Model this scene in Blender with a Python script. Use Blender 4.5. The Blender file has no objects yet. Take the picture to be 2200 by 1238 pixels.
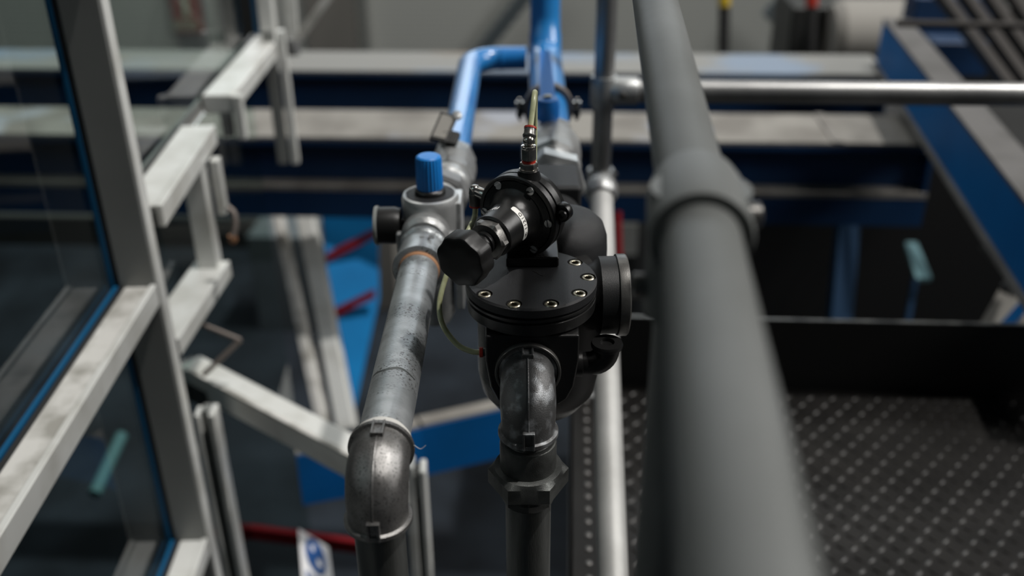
import bpy, bmesh, math, random
from mathutils import Vector, Matrix, Quaternion
random.seed(7)
PI = math.pi

# ------------------------------------------------------------------ camera
F = 2100.0                      # focal length in pixels of the 2200 px wide frame
TH = math.radians(28.0)         # looking down
C_, S_ = math.cos(TH), math.sin(TH)
ROLL = 0.0085
HC = 1.3                        # camera height over the walkway plate
r0 = Vector((1, 0, 0)); u0 = Vector((0, S_, C_)); FWD = Vector((0, C_, -S_))
RT = (r0*math.cos(ROLL) - u0*math.sin(ROLL)).normalized()
UP = (u0*math.cos(ROLL) + r0*math.sin(ROLL)).normalized()
CAM = Vector((0, 0, HC))
scn = bpy.context.scene
cam_d = bpy.data.cameras.new('camera'); cam = bpy.data.objects.new('camera', cam_d)
scn.collection.objects.link(cam)
cam.matrix_world = Matrix.Translation(CAM) @ Matrix((RT, UP, -FWD)).transposed().to_4x4()
cam_d.sensor_width = 36; cam_d.lens = 36*F/2200
cam_d.clip_start = 0.02; cam_d.clip_end = 100
cam_d.dof.use_dof = True; cam_d.dof.focus_distance = 1.0
cam_d.dof.aperture_fstop = 2.5; cam_d.dof.aperture_blades = 0
scn.camera = cam
scn.view_settings.view_transform = 'Standard'; scn.view_settings.look = 'None'
scn.view_settings.gamma = 1; scn.view_settings.use_curve_mapping = False
scn.view_settings.exposure = 0.0

# ------------------------------------------------------------------ light
w = bpy.data.worlds.new('hall'); scn.world = w; w.use_nodes = True
w.node_tree.nodes['Background'].inputs[0].default_value = (0.75, 0.9, 1.0, 1)
w.node_tree.nodes['Background'].inputs[1].default_value = 0.016
def sun(d, e, ang, col):
    l = bpy.data.lights.new('sun', 'SUN'); l.energy = e; l.angle = math.radians(ang); l.color = col
    o = bpy.data.objects.new('sun', l); scn.collection.objects.link(o)
    o.rotation_euler = Vector(d).to_track_quat('-Z', 'Y').to_euler(); return o
def area(loc, to, sx, sy, e, col):
    l = bpy.data.lights.new('added_area', 'AREA'); l.shape = 'RECTANGLE'; l.size = sx; l.size_y = sy
    l.energy = e; l.color = col
    o = bpy.data.objects.new('added_area', l); scn.collection.objects.link(o); o.location = loc
    o.rotation_euler = (Vector(to)-Vector(loc)).to_track_quat('-Z', 'Y').to_euler(); return o
sun((-0.42, 0.05, -1), 2.6, 1.6, (1.0, 0.97, 0.93))
area((0.5, 5.6, 5.6), (0, 8.9, .3), 6.0, 1.6, 170, (1.0, 0.98, 0.93))  # added lamp out of view that brightens the far wall
area((0.2, 8.6, 3.1), (0, 1.5, .6), 6.5, 1.3, 90, (0.86, 0.94, 1.0))  # added unseen lamp, reflected as glare on the blue pipes
area((4.6, 1.6, 3.6), (0, 1.6, .2), 3.0, 1.6, 190, (1.0, 0.98, 0.95))  # added unseen lamp that brightens faces turned to the right
area((-4.5, -1.0, 5.0), (0, 2.0, -.5), 3.0, 3.0, 22, (0.8, 0.92, 1.0))  # added unseen fill lamp from behind left

# ------------------------------------------------------------------ coordinates
def P(px, py, z):
    """point seen at pixel px, py of the photograph at depth z in metres"""
    return CAM + FWD*z + RT*((px-1100)/F*z) - UP*((py-619)/F*z)
def PD(px, py, d):
    """pixel ray met with the upright plane y = d"""
    v = P(px, py, 1)-CAM; return CAM + v*(d/v.y)
def PH(px, py, h):
    """pixel ray met with the level plane at height h"""
    v = P(px, py, 1)-CAM; return CAM + v*((h-HC)/v.z)
def W(x, d, p): return Vector((x, d, HC-p))

# ------------------------------------------------------------------ materials
def _mat(name):
    m = bpy.data.materials.new(name); m.use_nodes = True
    return m, m.node_tree.nodes, m.node_tree.links, m.node_tree.nodes['Principled BSDF']
def mat(name, col, rough=.5, metal=0., col2=None, scale=6., thr=(.4, .65), bump=0., bscale=60., spec=.5,
        spots=None, sscale=90., sthr=(.62, .70), rough2=None, coat=0., stretch=None, spots2=None, s2scale=30, s2thr=(.6, .75), smask=None):
    m, n, l, b = _mat(name)
    b.inputs['Base Color'].default_value = (*col, 1)
    b.inputs['Roughness'].default_value = rough; b.inputs['Metallic'].default_value = metal
    b.inputs['Specular IOR Level'].default_value = spec
    if coat: b.inputs['Coat Weight'].default_value = coat; b.inputs['Coat Roughness'].default_value = .15
    tc = n.new('ShaderNodeTexCoord'); mp = n.new('ShaderNodeMapping'); l.new(tc.outputs['Object'], mp.inputs[0])
    if stretch: mp.inputs['Scale'].default_value = stretch
    src = None
    def noise(sc, lo, hi, det=4):
        t = n.new('ShaderNodeTexNoise'); t.inputs['Scale'].default_value = sc; t.inputs['Detail'].default_value = det
        l.new(mp.outputs[0], t.inputs['Vector'])
        r = n.new('ShaderNodeMapRange'); r.inputs['From Min'].default_value = lo; r.inputs['From Max'].default_value = hi
        l.new(t.outputs['Fac'], r.inputs['Value']); return r.outputs[0]
    def mix(fac, a, c):
        x = n.new('ShaderNodeMix'); x.data_type = 'RGBA'; l.new(fac, x.inputs['Factor'])
        if isinstance(a, tuple): x.inputs['A'].default_value = (*a, 1)
        else: l.new(a, x.inputs['A'])
        x.inputs['B'].default_value = (*c, 1); return x.outputs['Result']
    if col2:
        f = noise(scale, *thr); src = mix(f, col, col2)
        if rough2 is not None:
            r = n.new('ShaderNodeMapRange'); r.inputs['To Min'].default_value = rough; r.inputs['To Max'].default_value = rough2
            l.new(f, r.inputs['Value']); l.new(r.outputs[0], b.inputs['Roughness'])
    if spots:
        fa = noise(sscale, *sthr, 6)
        if smask:
            mm = n.new('ShaderNodeMath'); mm.operation = 'MULTIPLY'; mm.use_clamp = True; l.new(fa, mm.inputs[0]); l.new(noise(smask, .48, .60, 2), mm.inputs[1]); fa = mm.outputs[0]
        src = mix(fa, src or col, spots)
    if spots2: src = mix(noise(s2scale, *s2thr, 6), src or col, spots2)
    if src: l.new(src, b.inputs['Base Color'])
    if bump:
        t = n.new('ShaderNodeTexNoise'); t.inputs['Scale'].default_value = bscale; t.inputs['Detail'].default_value = 3
        l.new(mp.outputs[0], t.inputs['Vector'])
        q = n.new('ShaderNodeBump'); q.inputs['Strength'].default_value = bump; q.inputs['Distance'].default_value = .002
        l.new(t.outputs['Fac'], q.inputs['Height']); l.new(q.outputs[0], b.inputs['Normal'])
    return m
def srgb(r, g, b_):
    f = lambda c: (c/255/12.92) if c/255 <= .04045 else ((c/255+.055)/1.055)**2.4
    return (f(r), f(g), f(b_))

M = {}
M['galv'] = mat('galvanised_steel', (.56, .585, .60), .36, .78, (.34, .36, .37), 18, (.38, .62), .12, 300, spots=(.09, .087, .085), sscale=330, sthr=(.56, .62), smask=22, spots2=(.14, .085, .06), s2scale=28, s2thr=(.70, .76), stretch=(1, 1.8, 1))
M['galv_far'] = mat('dull_galvanised_tube', (.44, .44, .43), .55, .35, (.30, .30, .29), 9, (.35, .7), .1, 120)
M['galv_bright'] = mat('bright_galvanised_tube', (.34, .34, .335), .40, .8, (.22, .22, .22), 10, (.35, .75), .1, 90)
M['galv_cast'] = mat('cast_galvanised_fitting', (.42, .43, .43), .42, .7, (.24, .24, .24), 18, (.35, .7), .3, 160)
M['near_rail'] = mat('matt_grey_rail', (.155, .162, .16), .55, .3, (.10, .105, .10), 6, (.3, .7), .1, 60)
M['cast'] = mat('dark_cast_iron', (.27, .265, .26), .33, .85, (.17, .165, .16), 60, (.3, .7), .22, 1400, spots=(.04, .04, .04), sscale=700, sthr=(.56, .66))
M['cast_dark'] = mat('weathered_cast_iron', (.10, .10, .10), .36, .65, (.28, .29, .30), 70, (.47, .64), .3, 1200)
M['iron'] = mat('oily_black_iron', (.11, .115, .11), .36, .65, (.04, .042, .04), 40, (.35, .65), .3, 1500)
M['pipe_dark'] = mat('dark_steel_pipe', (.14, .145, .14), .38, .75, (.07, .075, .07), 12, (.35, .7), .15, 200, stretch=(4, 4, .6))
M['black'] = mat('black_enamel', (.010, .0105, .011), .45, 0, None, bump=.2, bscale=1500, spec=.4)
M['black_cover'] = mat('satin_black_cast_cover', (.010, .0105, .0115), .46, 0, (.014, .014, .0155), 30, (.4, .7), .4, 1700, spec=.4)
M['black_gloss'] = mat('glossy_black_enamel', (.008, .008, .008), .27, 0, None, bump=.14, bscale=1600, spec=.5)
M['knob'] = mat('black_plastic_knob', (.006, .006, .006), .42, 0, None, bump=.08, bscale=1200, spec=.35)
M['steel'] = mat('worn_bright_steel', (.55, .56, .57), .30, .95, (.32, .32, .32), 60, (.4, .7), .2, 500)
M['steel_dark'] = mat('tarnished_steel', (.20, .195, .185), .36, .85, (.12, .115, .11), 70, (.4, .7), .08, 900)
M['brass'] = mat('yellowed_zinc_bolt', (.55, .50, .38), .28, .95, (.25, .22, .16), 300, (.45, .7))
M['nickel'] = mat('nickel_plated_brass', (.50, .48, .45), .18, .95, (.34, .32, .29), 90, (.4, .7))
M['red'] = mat('red_collar', (.40, .030, .016), .4)
M['hose'] = mat('cloudy_yellow_hose', (.42, .44, .27), .32, 0, (.28, .28, .15), 60, (.45, .7), spec=.5)
M['hose'].node_tree.nodes['Principled BSDF'].inputs['Subsurface Weight'].default_value = .25
M['hose'].node_tree.nodes['Principled BSDF'].inputs['Subsurface Radius'].default_value = (.004, .004, .002)
M['blue_knob'] = mat('bright_blue_plastic', (.005, .17, .52), .42)
M['blue_pipe'] = mat('blue_painted_pipe', (.012, .16, .46), .30, 0, (.02, .20, .50), 8, (.4, .7), coat=.5)
M['blue_lever'] = mat('blue_coated_lever', (.01, .15, .50), .35, 0)
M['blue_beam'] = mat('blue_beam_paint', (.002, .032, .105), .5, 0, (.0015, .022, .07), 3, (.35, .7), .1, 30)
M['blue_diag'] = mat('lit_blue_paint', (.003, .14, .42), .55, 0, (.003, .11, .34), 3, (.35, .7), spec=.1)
M['dust_mid'] = mat('grey_worn_flange', (.095, .092, .09), .8, 0, (.06, .058, .055), 5, (.45, .65))
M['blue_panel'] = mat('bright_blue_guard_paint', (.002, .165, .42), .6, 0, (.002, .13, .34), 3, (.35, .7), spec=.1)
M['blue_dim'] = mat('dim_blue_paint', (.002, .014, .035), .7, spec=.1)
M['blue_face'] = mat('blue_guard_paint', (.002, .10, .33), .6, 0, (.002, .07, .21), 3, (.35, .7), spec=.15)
M['dust'] = mat('dusty_grey_flange', (.22, .21, .19), .8, 0, (.15, .14, .125), 5, (.4, .62), .1, 40, spots=(.26, .275, .31), sscale=2.2, sthr=(.60, .68))
M['dust_blue'] = mat('dusty_worn_blue_flange', (.20, .20, .19), .7, 0, (.17, .215, .28), 1.5, (.56, .64), .1, 40, spots=(.20, .16, .12), sscale=3, sthr=(.62, .7))
M['dust_dark'] = mat('dirty_flange', (.19, .18, .165), .85, 0, (.12, .11, .10), 6, (.4, .65))
M['alu'] = mat('white_coated_aluminium', (.66, .665, .64), .38, .15, (.50, .495, .46), 9, (.45, .7), .06, 30)
M['alu_dirty'] = mat('dirty_white_aluminium', (.62, .61, .58), .45, .1, (.33, .32, .29), 13, (.42, .62), .06, 30)
M['alu_grey'] = mat('grey_aluminium_mullion', (.22, .225, .215), .45, .2, (.18, .185, .18), 3, (.4, .7))
M['gasket'] = mat('blue_edge_strip', (.006, .075, .17), .3)
M['rubber'] = mat('black_rubber', (.012, .012, .012), .6)
M['rust'] = mat('brownish_steel_rod', (.17, .145, .13), .5, .4)
M['grey_gauge'] = mat('grey_gauge_rim', (.22, .23, .22), .45)
M['silver'] = mat('silver_cast_aluminium', (.66, .67, .67), .34, .7, (.42, .43, .43), 20, (.4, .7), .15, 200)
M['wood'] = mat('dusty_grey_steel', (.22, .21, .19), .7)
M['tape'] = mat('orange_hemp_seal', (.30, .15, .075), .7)
M['tape_white'] = mat('grimy_white_tape', (.50, .49, .46), .6)
M['ptfe'] = mat('white_thread_tape', (.75, .74, .70), .6)
M['checker'] = mat('dark_tear_plate', (.017, .016, .015), .36, .30, (.010, .0095, .009), 8, (.35, .7), .1, 80, spec=.3)
M['rivet_steel'] = mat('dull_rivet_steel', (.16, .155, .15), .4, .6)
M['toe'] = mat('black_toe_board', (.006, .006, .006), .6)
M['edge'] = mat('scratched_plate_edge', (.20, .20, .19), .4, .6, (.07, .07, .07), 20, (.4, .6))
M['floor'] = mat('grey_concrete', (.020, .026, .034), .6, 0, (.008, .010, .013), 1.6, (.35, .65), spec=.12)
M['wall'] = None
M['white'] = mat('white_plate', (.78, .77, .78), .5)
M['sign_blue'] = mat('sign_blue', (.008, .07, .25), .5)
M['sign_red'] = mat('sign_red', (.26, .04, .03), .5)
M['sign_pale'] = mat('sign_pale_green', (.42, .52, .38), .5)
M['red_band'] = mat('red_barrier_paint', (.13, .003, .006), .6, spec=.15)
M['yellow'] = mat('yellow_cap', (.55, .38, .02), .5)
M['door_grey'] = mat('grey_blue_panel', (.10, .12, .13), .5)
M['dark_grey'] = mat('dark_machine_paint', (.022, .023, .022), .5)
M['steel_grating'] = mat('dark_grating_steel', (.032, .029, .027), .7, spec=.2)
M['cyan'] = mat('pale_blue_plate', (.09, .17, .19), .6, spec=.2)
def wall_mat():
    m, n, l, b = _mat('ribbed_light_panel')
    tc = n.new('ShaderNodeTexCoord'); wv = n.new('ShaderNodeTexWave'); wv.wave_type = 'BANDS'; wv.bands_direction = 'Z'
    wv.inputs['Scale'].default_value = 3.6; wv.inputs['Distortion'].default_value = 0
    l.new(tc.outputs['Object'], wv.inputs['Vector'])
    ns = n.new('ShaderNodeTexNoise'); ns.inputs['Scale'].default_value = .8; l.new(tc.outputs['Object'], ns.inputs['Vector'])
    r = n.new('ShaderNodeValToRGB'); e = r.color_ramp.elements
    e[0].position = 0; e[0].color = (.30, .31, .29, 1); e[1].position = .25; e[1].color = (.50, .51, .48, 1)
    l.new(wv.outputs['Fac'], r.inputs[0])
    x = n.new('ShaderNodeMix'); x.data_type = 'RGBA'; x.blend_type = 'MULTIPLY'; x.inputs['Factor'].default_value = .35
    l.new(r.outputs[0], x.inputs['A']); l.new(ns.outputs['Color'], x.inputs['B'])
    l.new(r.outputs[0], b.inputs['Base Color']); b.inputs['Roughness'].default_value = .6
    return m
M['wall'] = wall_mat()
def glass_mat():
    m, n, l, b = _mat('clear_glazing')
    n.remove(b); out = n['Material Output']
    tr = n.new('ShaderNodeBsdfTransparent'); tr.inputs[0].default_value = (.86, .93, .91, 1)
    gl = n.new('ShaderNodeBsdfGlossy'); gl.inputs['Roughness'].default_value = .02
    fr = n.new('ShaderNodeFresnel'); fr.inputs['IOR'].default_value = 1.45
    mx = n.new('ShaderNodeMixShader'); gm = n.new('ShaderNodeNewGeometry'); iv = n.new('ShaderNodeMath'); iv.operation = 'SUBTRACT'; iv.inputs[0].default_value = 1; l.new(gm.outputs['Backfacing'], iv.inputs[1])
    ml = n.new('ShaderNodeMath'); ml.operation = 'MULTIPLY'; l.new(fr.outputs[0], ml.inputs[0]); l.new(iv.outputs[0], ml.inputs[1]); l.new(ml.outputs[0], mx.inputs[0]); l.new(tr.outputs[0], mx.inputs[1]); l.new(gl.outputs[0], mx.inputs[2])
    l.new(mx.outputs[0], out.inputs['Surface']); return m
M['glass'] = glass_mat()

# ------------------------------------------------------------------ mesh helpers
def frame(ez, hint=(0, 0, 1)):
    ez = Vector(ez).normalized(); h = Vector(hint)
    if abs(ez.dot(h)) > .98: h = Vector((0, 1, 0))
    ex = h.cross(ez).normalized(); ey = ez.cross(ex); return ex, ey, ez
class MB:
    def __init__(s): s.v = []; s.f = []
    def add(s, vs, fs):
        o = len(s.v); s.v += [Vector(a) for a in vs]; s.f += [[o+i for i in f] for f in fs]; return s
    def box(s, c, size, ax=None):
        ax = ax or (Vector((1, 0, 0)), Vector((0, 1, 0)), Vector((0, 0, 1))); c = Vector(c)
        vs = [c + ax[0]*(i*size[0]/2) + ax[1]*(j*size[1]/2) + ax[2]*(k*size[2]/2) for k in (-1, 1) for j in (-1, 1) for i in (-1, 1)]
        return s.add(vs, [(0, 2, 3, 1), (4, 5, 7, 6), (0, 1, 5, 4), (2, 6, 7, 3), (0, 4, 6, 2), (1, 3, 7, 5)])
    def bar(s, a, b, wd, ht, up=(0, 0, 1)):
        """square bar from a to b: wd across, ht along up"""
        a, b = Vector(a), Vector(b); d = (b-a); L = d.length; ez = d.normalized(); u = Vector(up)
        ex = ez.cross(u).normalized(); ey = ex.cross(ez)
        return s.box((a+b)/2, (wd, ht, L), (ex, ey, ez))
    def lathe(s, prof, o, axis, seg=32, fun=None, hint=(0, 0, 1), rot=0.):
        """prof: (radius, height along axis[, 'hex']); fun maps angle to a radius factor"""
        ex, ey, ez = frame(axis, hint); o = Vector(o); vs = []; fs = []
        n = len(prof)
        for pr in prof:
            r, h = pr[0], pr[1]
            for k in range(seg):
                a = 2*PI*k/seg + rot; q = r
                if len(pr) > 2:
                    sides = pr[2]; st = 2*PI/sides
                    q = r*math.cos(st/2)/math.cos(((a-rot) % st)-st/2)
                vs.append(o + ex*(q*math.cos(a)) + ey*(q*math.sin(a)) + ez*h)
        for i in range(n-1):
            for k in range(seg):
                k2 = (k+1) % seg
                fs.append((i*seg+k, i*seg+k2, (i+1)*seg+k2, (i+1)*seg+k))
        if prof[0][0] > 1e-6: fs.append(tuple(range(seg-1, -1, -1)))
        if prof[-1][0] > 1e-6: fs.append(tuple((n-1)*seg+k for k in range(seg)))
        return s.add(vs, fs)
    def ring(s, prof, o, axis, seg=40, hint=(0, 0, 1)):
        """closed profile turned round an axis"""
        ex, ey, ez = frame(axis, hint); o = Vector(o); vs = []; fs = []; n = len(prof)
        for r, h in prof:
            for k in range(seg):
                a = 2*PI*k/seg; vs.append(o + ex*(r*math.cos(a)) + ey*(r*math.sin(a)) + ez*h)
        for i in range(n):
            j = (i+1) % n
            for k in range(seg):
                k2 = (k+1) % seg; fs.append((i*seg+k, i*seg+k2, j*seg+k2, j*seg+k))
        return s.add(vs, fs)
    def sweep(s, pts, rad, seg=24, cap=True):
        pts = [Vector(p) for p in pts]; n = len(pts)
        if not hasattr(rad, '__len__'): rad = [rad]*n
        ts = [(pts[min(i+1, n-1)]-pts[max(i-1, 0)]).normalized() for i in range(n)]
        ex, ey, _ = frame(ts[0]); vs = []; fs = []
        for i in range(n):
            if i: 
                q = ts[i-1].rotation_difference(ts[i]); ex = q @ ex; ey = q @ ey
            for k in range(seg):
                a = 2*PI*k/seg; vs.append(pts[i] + ex*(rad[i]*math.cos(a)) + ey*(rad[i]*math.sin(a)))
        for i in range(n-1):
            for k in range(seg):
                k2 = (k+1) % seg; fs.append((i*seg+k, i*seg+k2, (i+1)*seg+k2, (i+1)*seg+k))
        if cap: fs.append(tuple(range(seg-1, -1, -1))); fs.append(tuple((n-1)*seg+k for k in range(seg)))
        return s.add(vs, fs)
    def prism(s, poly, o, ex, ey, h):
        ex, ey = Vector(ex), Vector(ey); ez = ex.cross(ey).normalized(); o = Vector(o); n = len(poly)
        vs = [o+ex*a+ey*b for a, b in poly] + [o+ex*a+ey*b+ez*h for a, b in poly]
        fs = [tuple(range(n-1, -1, -1)), tuple(range(n, 2*n))] + [(i, (i+1) % n, n+(i+1) % n, n+i) for i in range(n)]
        return s.add(vs, fs)
    def build(s, name, m, parent=None, ang=38, bevel=0., seg=2, smooth=True):
        o = mk(name, parent, None)
        base = wloc(o)
        me = bpy.data.meshes.new(name); me.from_pydata([v-base for v in s.v], [], s.f); me.update()
        bm = bmesh.new(); bm.from_mesh(me)
        bmesh.ops.remove_doubles(bm, verts=bm.verts, dist=1e-6)
        bmesh.ops.recalc_face_normals(bm, faces=bm.faces); bm.to_mesh(me); bm.free()
        if smooth:
            me.shade_smooth(); me.set_sharp_from_angle(angle=math.radians(ang))
        me.materials.append(m if not isinstance(m, str) else M[m])
        o2 = bpy.data.objects.new(name, me); o2.parent = o.parent; o2.location = o.location
        scn.collection.objects.link(o2)
        wl[o2.name] = wl.pop(o.name); bpy.data.objects.remove(o)
        if bevel:
            b = o2.modifiers.new('bevel', 'BEVEL'); b.width = bevel; b.segments = seg; b.limit_method = 'ANGLE'
            b.angle_limit = math.radians(35); b.harden_normals = True
        return o2
wl = {}
def wloc(o): return wl[o.name]
def mk(name, parent, loc):
    o = bpy.data.objects.new(name, None)
    if parent is not None:
        o.parent = parent; wl[o.name] = wl[parent.name].copy(); o.location = (0, 0, 0)
    else:
        wl[o.name] = Vector(loc or (0, 0, 0)); o.location = wl[o.name]
    return o
def thing(name, label, cat, loc=(0, 0, 0), group=None, kind=None):
    o = bpy.data.objects.new(name, None); scn.collection.objects.link(o); o.location = loc; wl[o.name] = Vector(loc)
    o.empty_display_size = .05
    return tag(o, label, cat, group, kind)
def tag(o, label=None, cat=None, group=None, kind=None):
    if label: o['label'] = label
    if cat: o['category'] = cat
    if group: o['group'] = group
    if kind: o['kind'] = kind
    return o
def arc(p0, corner, p1, rad, n=10):
    """polyline p0 - rounded corner - p1"""
    p0, c, p1 = Vector(p0), Vector(corner), Vector(p1)
    a = (p0-c).normalized(); b = (p1-c).normalized(); ang = a.angle(b); t = rad/math.tan(ang/2)
    cen = c + (a+b).normalized()*(rad/math.sin(ang/2)); s = c+a*t; e = c+b*t; out = [p0]
    v0 = s-cen; v1 = e-cen; tot = v0.angle(v1); ax = v0.cross(v1).normalized()
    for i in range(n+1): out.append(cen + Quaternion(ax, tot*i/n) @ v0)
    return out + [p1]
def bez(pts, n=12):
    """smooth curve through the points"""
    pts = [Vector(p) for p in pts]; out = []
    for i in range(len(pts)-1):
        p0 = pts[max(i-1, 0)]; p1 = pts[i]; p2 = pts[i+1]; p3 = pts[min(i+2, len(pts)-1)]
        for k in range(n):
            t = k/n; out.append(.5*((2*p1)+(p2-p0)*t+(2*p0-5*p1+4*p2-p3)*t*t+(3*p1-p0-3*p2+p3)*t**3))
    return out + [pts[-1]]
Z = Vector((0, 0, 1))
PY = Vector((math.sin(.016), math.cos(.016), 0))       # the pipes run this way
PX = Vector((PY.y, -PY.x, 0))

# ================================================================== the setting
def wk(x, y, z=0.):                                     # walkway coordinates, turned 3.4 degrees
    a = math.radians(3.4); return Vector((x*math.cos(a)+y*math.sin(a), -x*math.sin(a)+y*math.cos(a), z))
WX = (wk(1, 0)).normalized(); WY = wk(0, 1).normalized()
LOW = HC-4.3
# lower floor and far wall
b = MB(); b.box((0, 3, LOW-.05), (16, 18, .1)); f2 = b.build('floor', 'floor', smooth=False)
tag(f2, 'dark grey concrete floor far below the walkway', 'floor', kind='structure')
b = MB(); b.box(wk(0, 8.9, LOW+3), (16, .1, 6), (WX, WY, Z)); wb = b.build('wall_back', 'wall', smooth=False)
tag(wb, 'light ribbed panel wall across the far end of the hall', 'wall', kind='structure')
b = MB(); b.box(wk(0, 8.83, LOW+.16), (16, .05, .32), (WX, WY, Z)); bb = b.build('baseboard_back', 'dark_grey', smooth=False)
tag(bb, 'dark skirting along the foot of the far ribbed wall', 'baseboard', kind='structure')
# walkway of tear plate
XL = 0.02
b = MB()
b.box(wk(XL+1.3, .93, -.004), (2.6, 2.06, .008), (WX, WY, Z))
def lens(c, ang, L=.0135, wd=.0050, h=.0025):
    ca, sa = math.cos(ang), math.sin(ang); ex = WX*ca+WY*sa; ey = WY*ca-WX*sa
    vs = [c+ex*L, c+ex*L*.45+ey*wd*.8, c+ey*wd, c-ex*L*.45+ey*wd*.8, c-ex*L, c-ex*L*.45-ey*wd*.8, c-ey*wd, c+ex*L*.45-ey*wd*.8,
          c+ex*L*.45+Z*h, c+Z*h*1.1, c-ex*L*.45+Z*h]
    fs = [(0, 1, 8), (1, 2, 9, 8), (2, 3, 10, 9), (3, 4, 10), (4, 5, 10), (5, 6, 9, 10), (6, 7, 8, 9), (7, 0, 8)]
    b.add(vs, fs)
pit = .0362
for i in range(0, 60):
    for j in range(0, 42):
        x = XL+.075+i*pit*.7071*1.0; y = .72+j*pit*.7071*1.15
        if y > 1.93: continue
        if (i+j) % 2 == 0: lens(wk(x, y, .0), PI/4)
        elif True: lens(wk(x, y, .0), -PI/4)
pl = b.build('floor_plate', 'checker', ang=20)
pl.name = 'floor'; tag(pl, 'black tear plate walkway floor with raised lens pattern', 'floor', kind='structure')
wl[pl.name] = Vector((0, 0, 0))
b = MB()
b.box(wk(XL+.003, .93, -.045), (.008, 2.06, .09), (WX, WY, Z))
t1 = b.build('trim_1', 'dark_grey', smooth=False); tag(t1, 'dark steel edge beam along the open side of the walkway', 'trim', kind='structure')
# row of round rivets along the walkway edge
riv = None
k = 0
for y in [.80+.0375*i for i in range(30)]:
    if y > 1.90: break
    if riv is None:
        b = MB(); c = wk(XL+.037, y, 0)
        b.lathe([(.0062, 0), (.0058, .0016), (.004, .003), (0, .0036)], c, Z, 14)
        riv = b.build('rivet', 'rivet_steel'); c0 = c.copy(); o = riv
    else:
        o = riv.copy(); scn.collection.objects.link(o); o.location = Vector(riv.location) + wk(XL+.037, y, 0)-c0
    tag(o, 'round raised rivet in the row along the walkway plate edge', 'rivet', 'rivets along the walkway edge')
# toe board at the far end of the walkway
tb = thing('trim_2', 'black toe board standing at the far end of the walkway', 'trim', kind='structure')
b = MB(); b.box(wk(XL+1.32, 1.966, .088), (2.64, .008, .19), (WX, WY, Z)); b.build('board', 'toe', tb, smooth=False)
b = MB(); b.box(wk(XL+1.32, 1.966, .1845), (2.64, .0085, .003), (WX, WY, Z)); o = b.build('worn_edge', 'edge', tb, smooth=False); o['label'] = 'scratched bare top edge'

# ================================================================== guard rails
def screwnub(par, c, ax, r=.006, L=.008):
    b = MB(); b.lathe([(r, 0), (r, L), (r*.7, L+.0015), (r*.5, L+.0015), (r*.5, L-.002), (0, L-.002)], c, ax, 14)
    return b.build('set_screw', 'steel_dark', par)
# near rail, blurred
RN = .0228
pa = P(1627, 1380, .29); pb_ = P(1500, 470, .585); pc = P(1395, -60, 1.10)
nr = thing('guard_rail', 'thick blurred grey top rail running past the right of the camera', 'railing', pb_)
b = MB(); b.sweep([pa + (pa-pb_)*.3, pb_], RN, 40); b.build('top_tube', 'near_rail', nr)
b = MB(); b.sweep([pb_, pc + (pc-pb_)*1.0], RN*.99, 40); b.build('top_tube', 'near_rail', nr)
dirn = (pa-pb_).normalized()
pf = pb_
b = MB()
b.ring([(RN, -.045), (RN+.006, -.045), (RN+.008, -.030), (RN+.008, .028), (RN+.0065, .034), (RN, .034)], pf, dirn, 40)
bs = b.build('rail_fitting', 'near_rail', nr)
b = MB(); b.lathe([(RN+.007, -.02), (RN+.007, .062), (RN+.003, .064)], pf, -Z, 36); b.build('post_socket', 'near_rail', bs)
screwnub(bs, pf + PX*(RN+.006) + dirn*-.005, PX, .008, .008)
screwnub(bs, pf - PX*(RN+.006) - Z*.045, -PX, .008, .008)
b = MB(); b.sweep([pf-Z*.03, Vector((pf.x, pf.y, 0.01))], RN, 32); b.build('post', 'near_rail', nr)
b = MB(); b.lathe([(.05, 0), (.05, .008), (RN+.006, .012), (RN+.006, .05), (RN, .052)], (pf.x, pf.y, 0.001), Z, 32); b.build('base_flange', 'near_rail', nr)
# corner post, cross rail, sloping rail
RT_ = .0218
cp = PD(1297, 195, 1.93); cb = Vector((cp.x, cp.y, 0))
er = thing('guard_rail', 'galvanised corner post with cross rail at the far end of the walkway', 'railing', cb)
b = MB(); b.sweep([cb+Z*.004, Vector((cb.x, cb.y, 1.12))], .0205, 32); b.build('post', 'galv_bright', er)
b = MB(); b.lathe([(.045, 0), (.045, .008), (.027, .012), (.027, .045), (.0205, .047)], cb+Z*.001, Z, 32); b.build('base_flange', 'galv_cast', er)
b = MB(); b.sweep([cp+WX*.03, cp+WX*2.4], .0235, 32); b.build('cross_tube', 'galv_bright', er)
b = MB()
b.lathe([(.0205, -.030), (.0262, -.030), (.0272, -.022), (.0272, .022), (.0262, .030), (.0205, .030)], cp, Z, 36)
b.lathe([(.018, .005), (.0285, .02), (.0285, .066), (.0275, .068), (.0235, .069)], cp, WX, 36)
tf = b.build('tee_fitting', 'galv_cast', er)
screwnub(tf, cp + WX*.035 - WY*.028, (WX*.15-WY).normalized(), .0075, .008)
pcol = Vector((cb.x, cb.y, PD(1292, 388, 1.93).z))
b = MB(); b.ring([(.0205, -.026), (.0285, -.026), (.0305, -.018), (.0305, -.006), (.0275, .0), (.0305, .006), (.0305, .018), (.027, .026), (.0205, .026)], pcol, Z, 36)
cl = b.build('swivel_collar', 'galv_cast', er)
screwnub(cl, pcol+WX*.027+Z*.012, WX, .006, .007)
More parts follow.
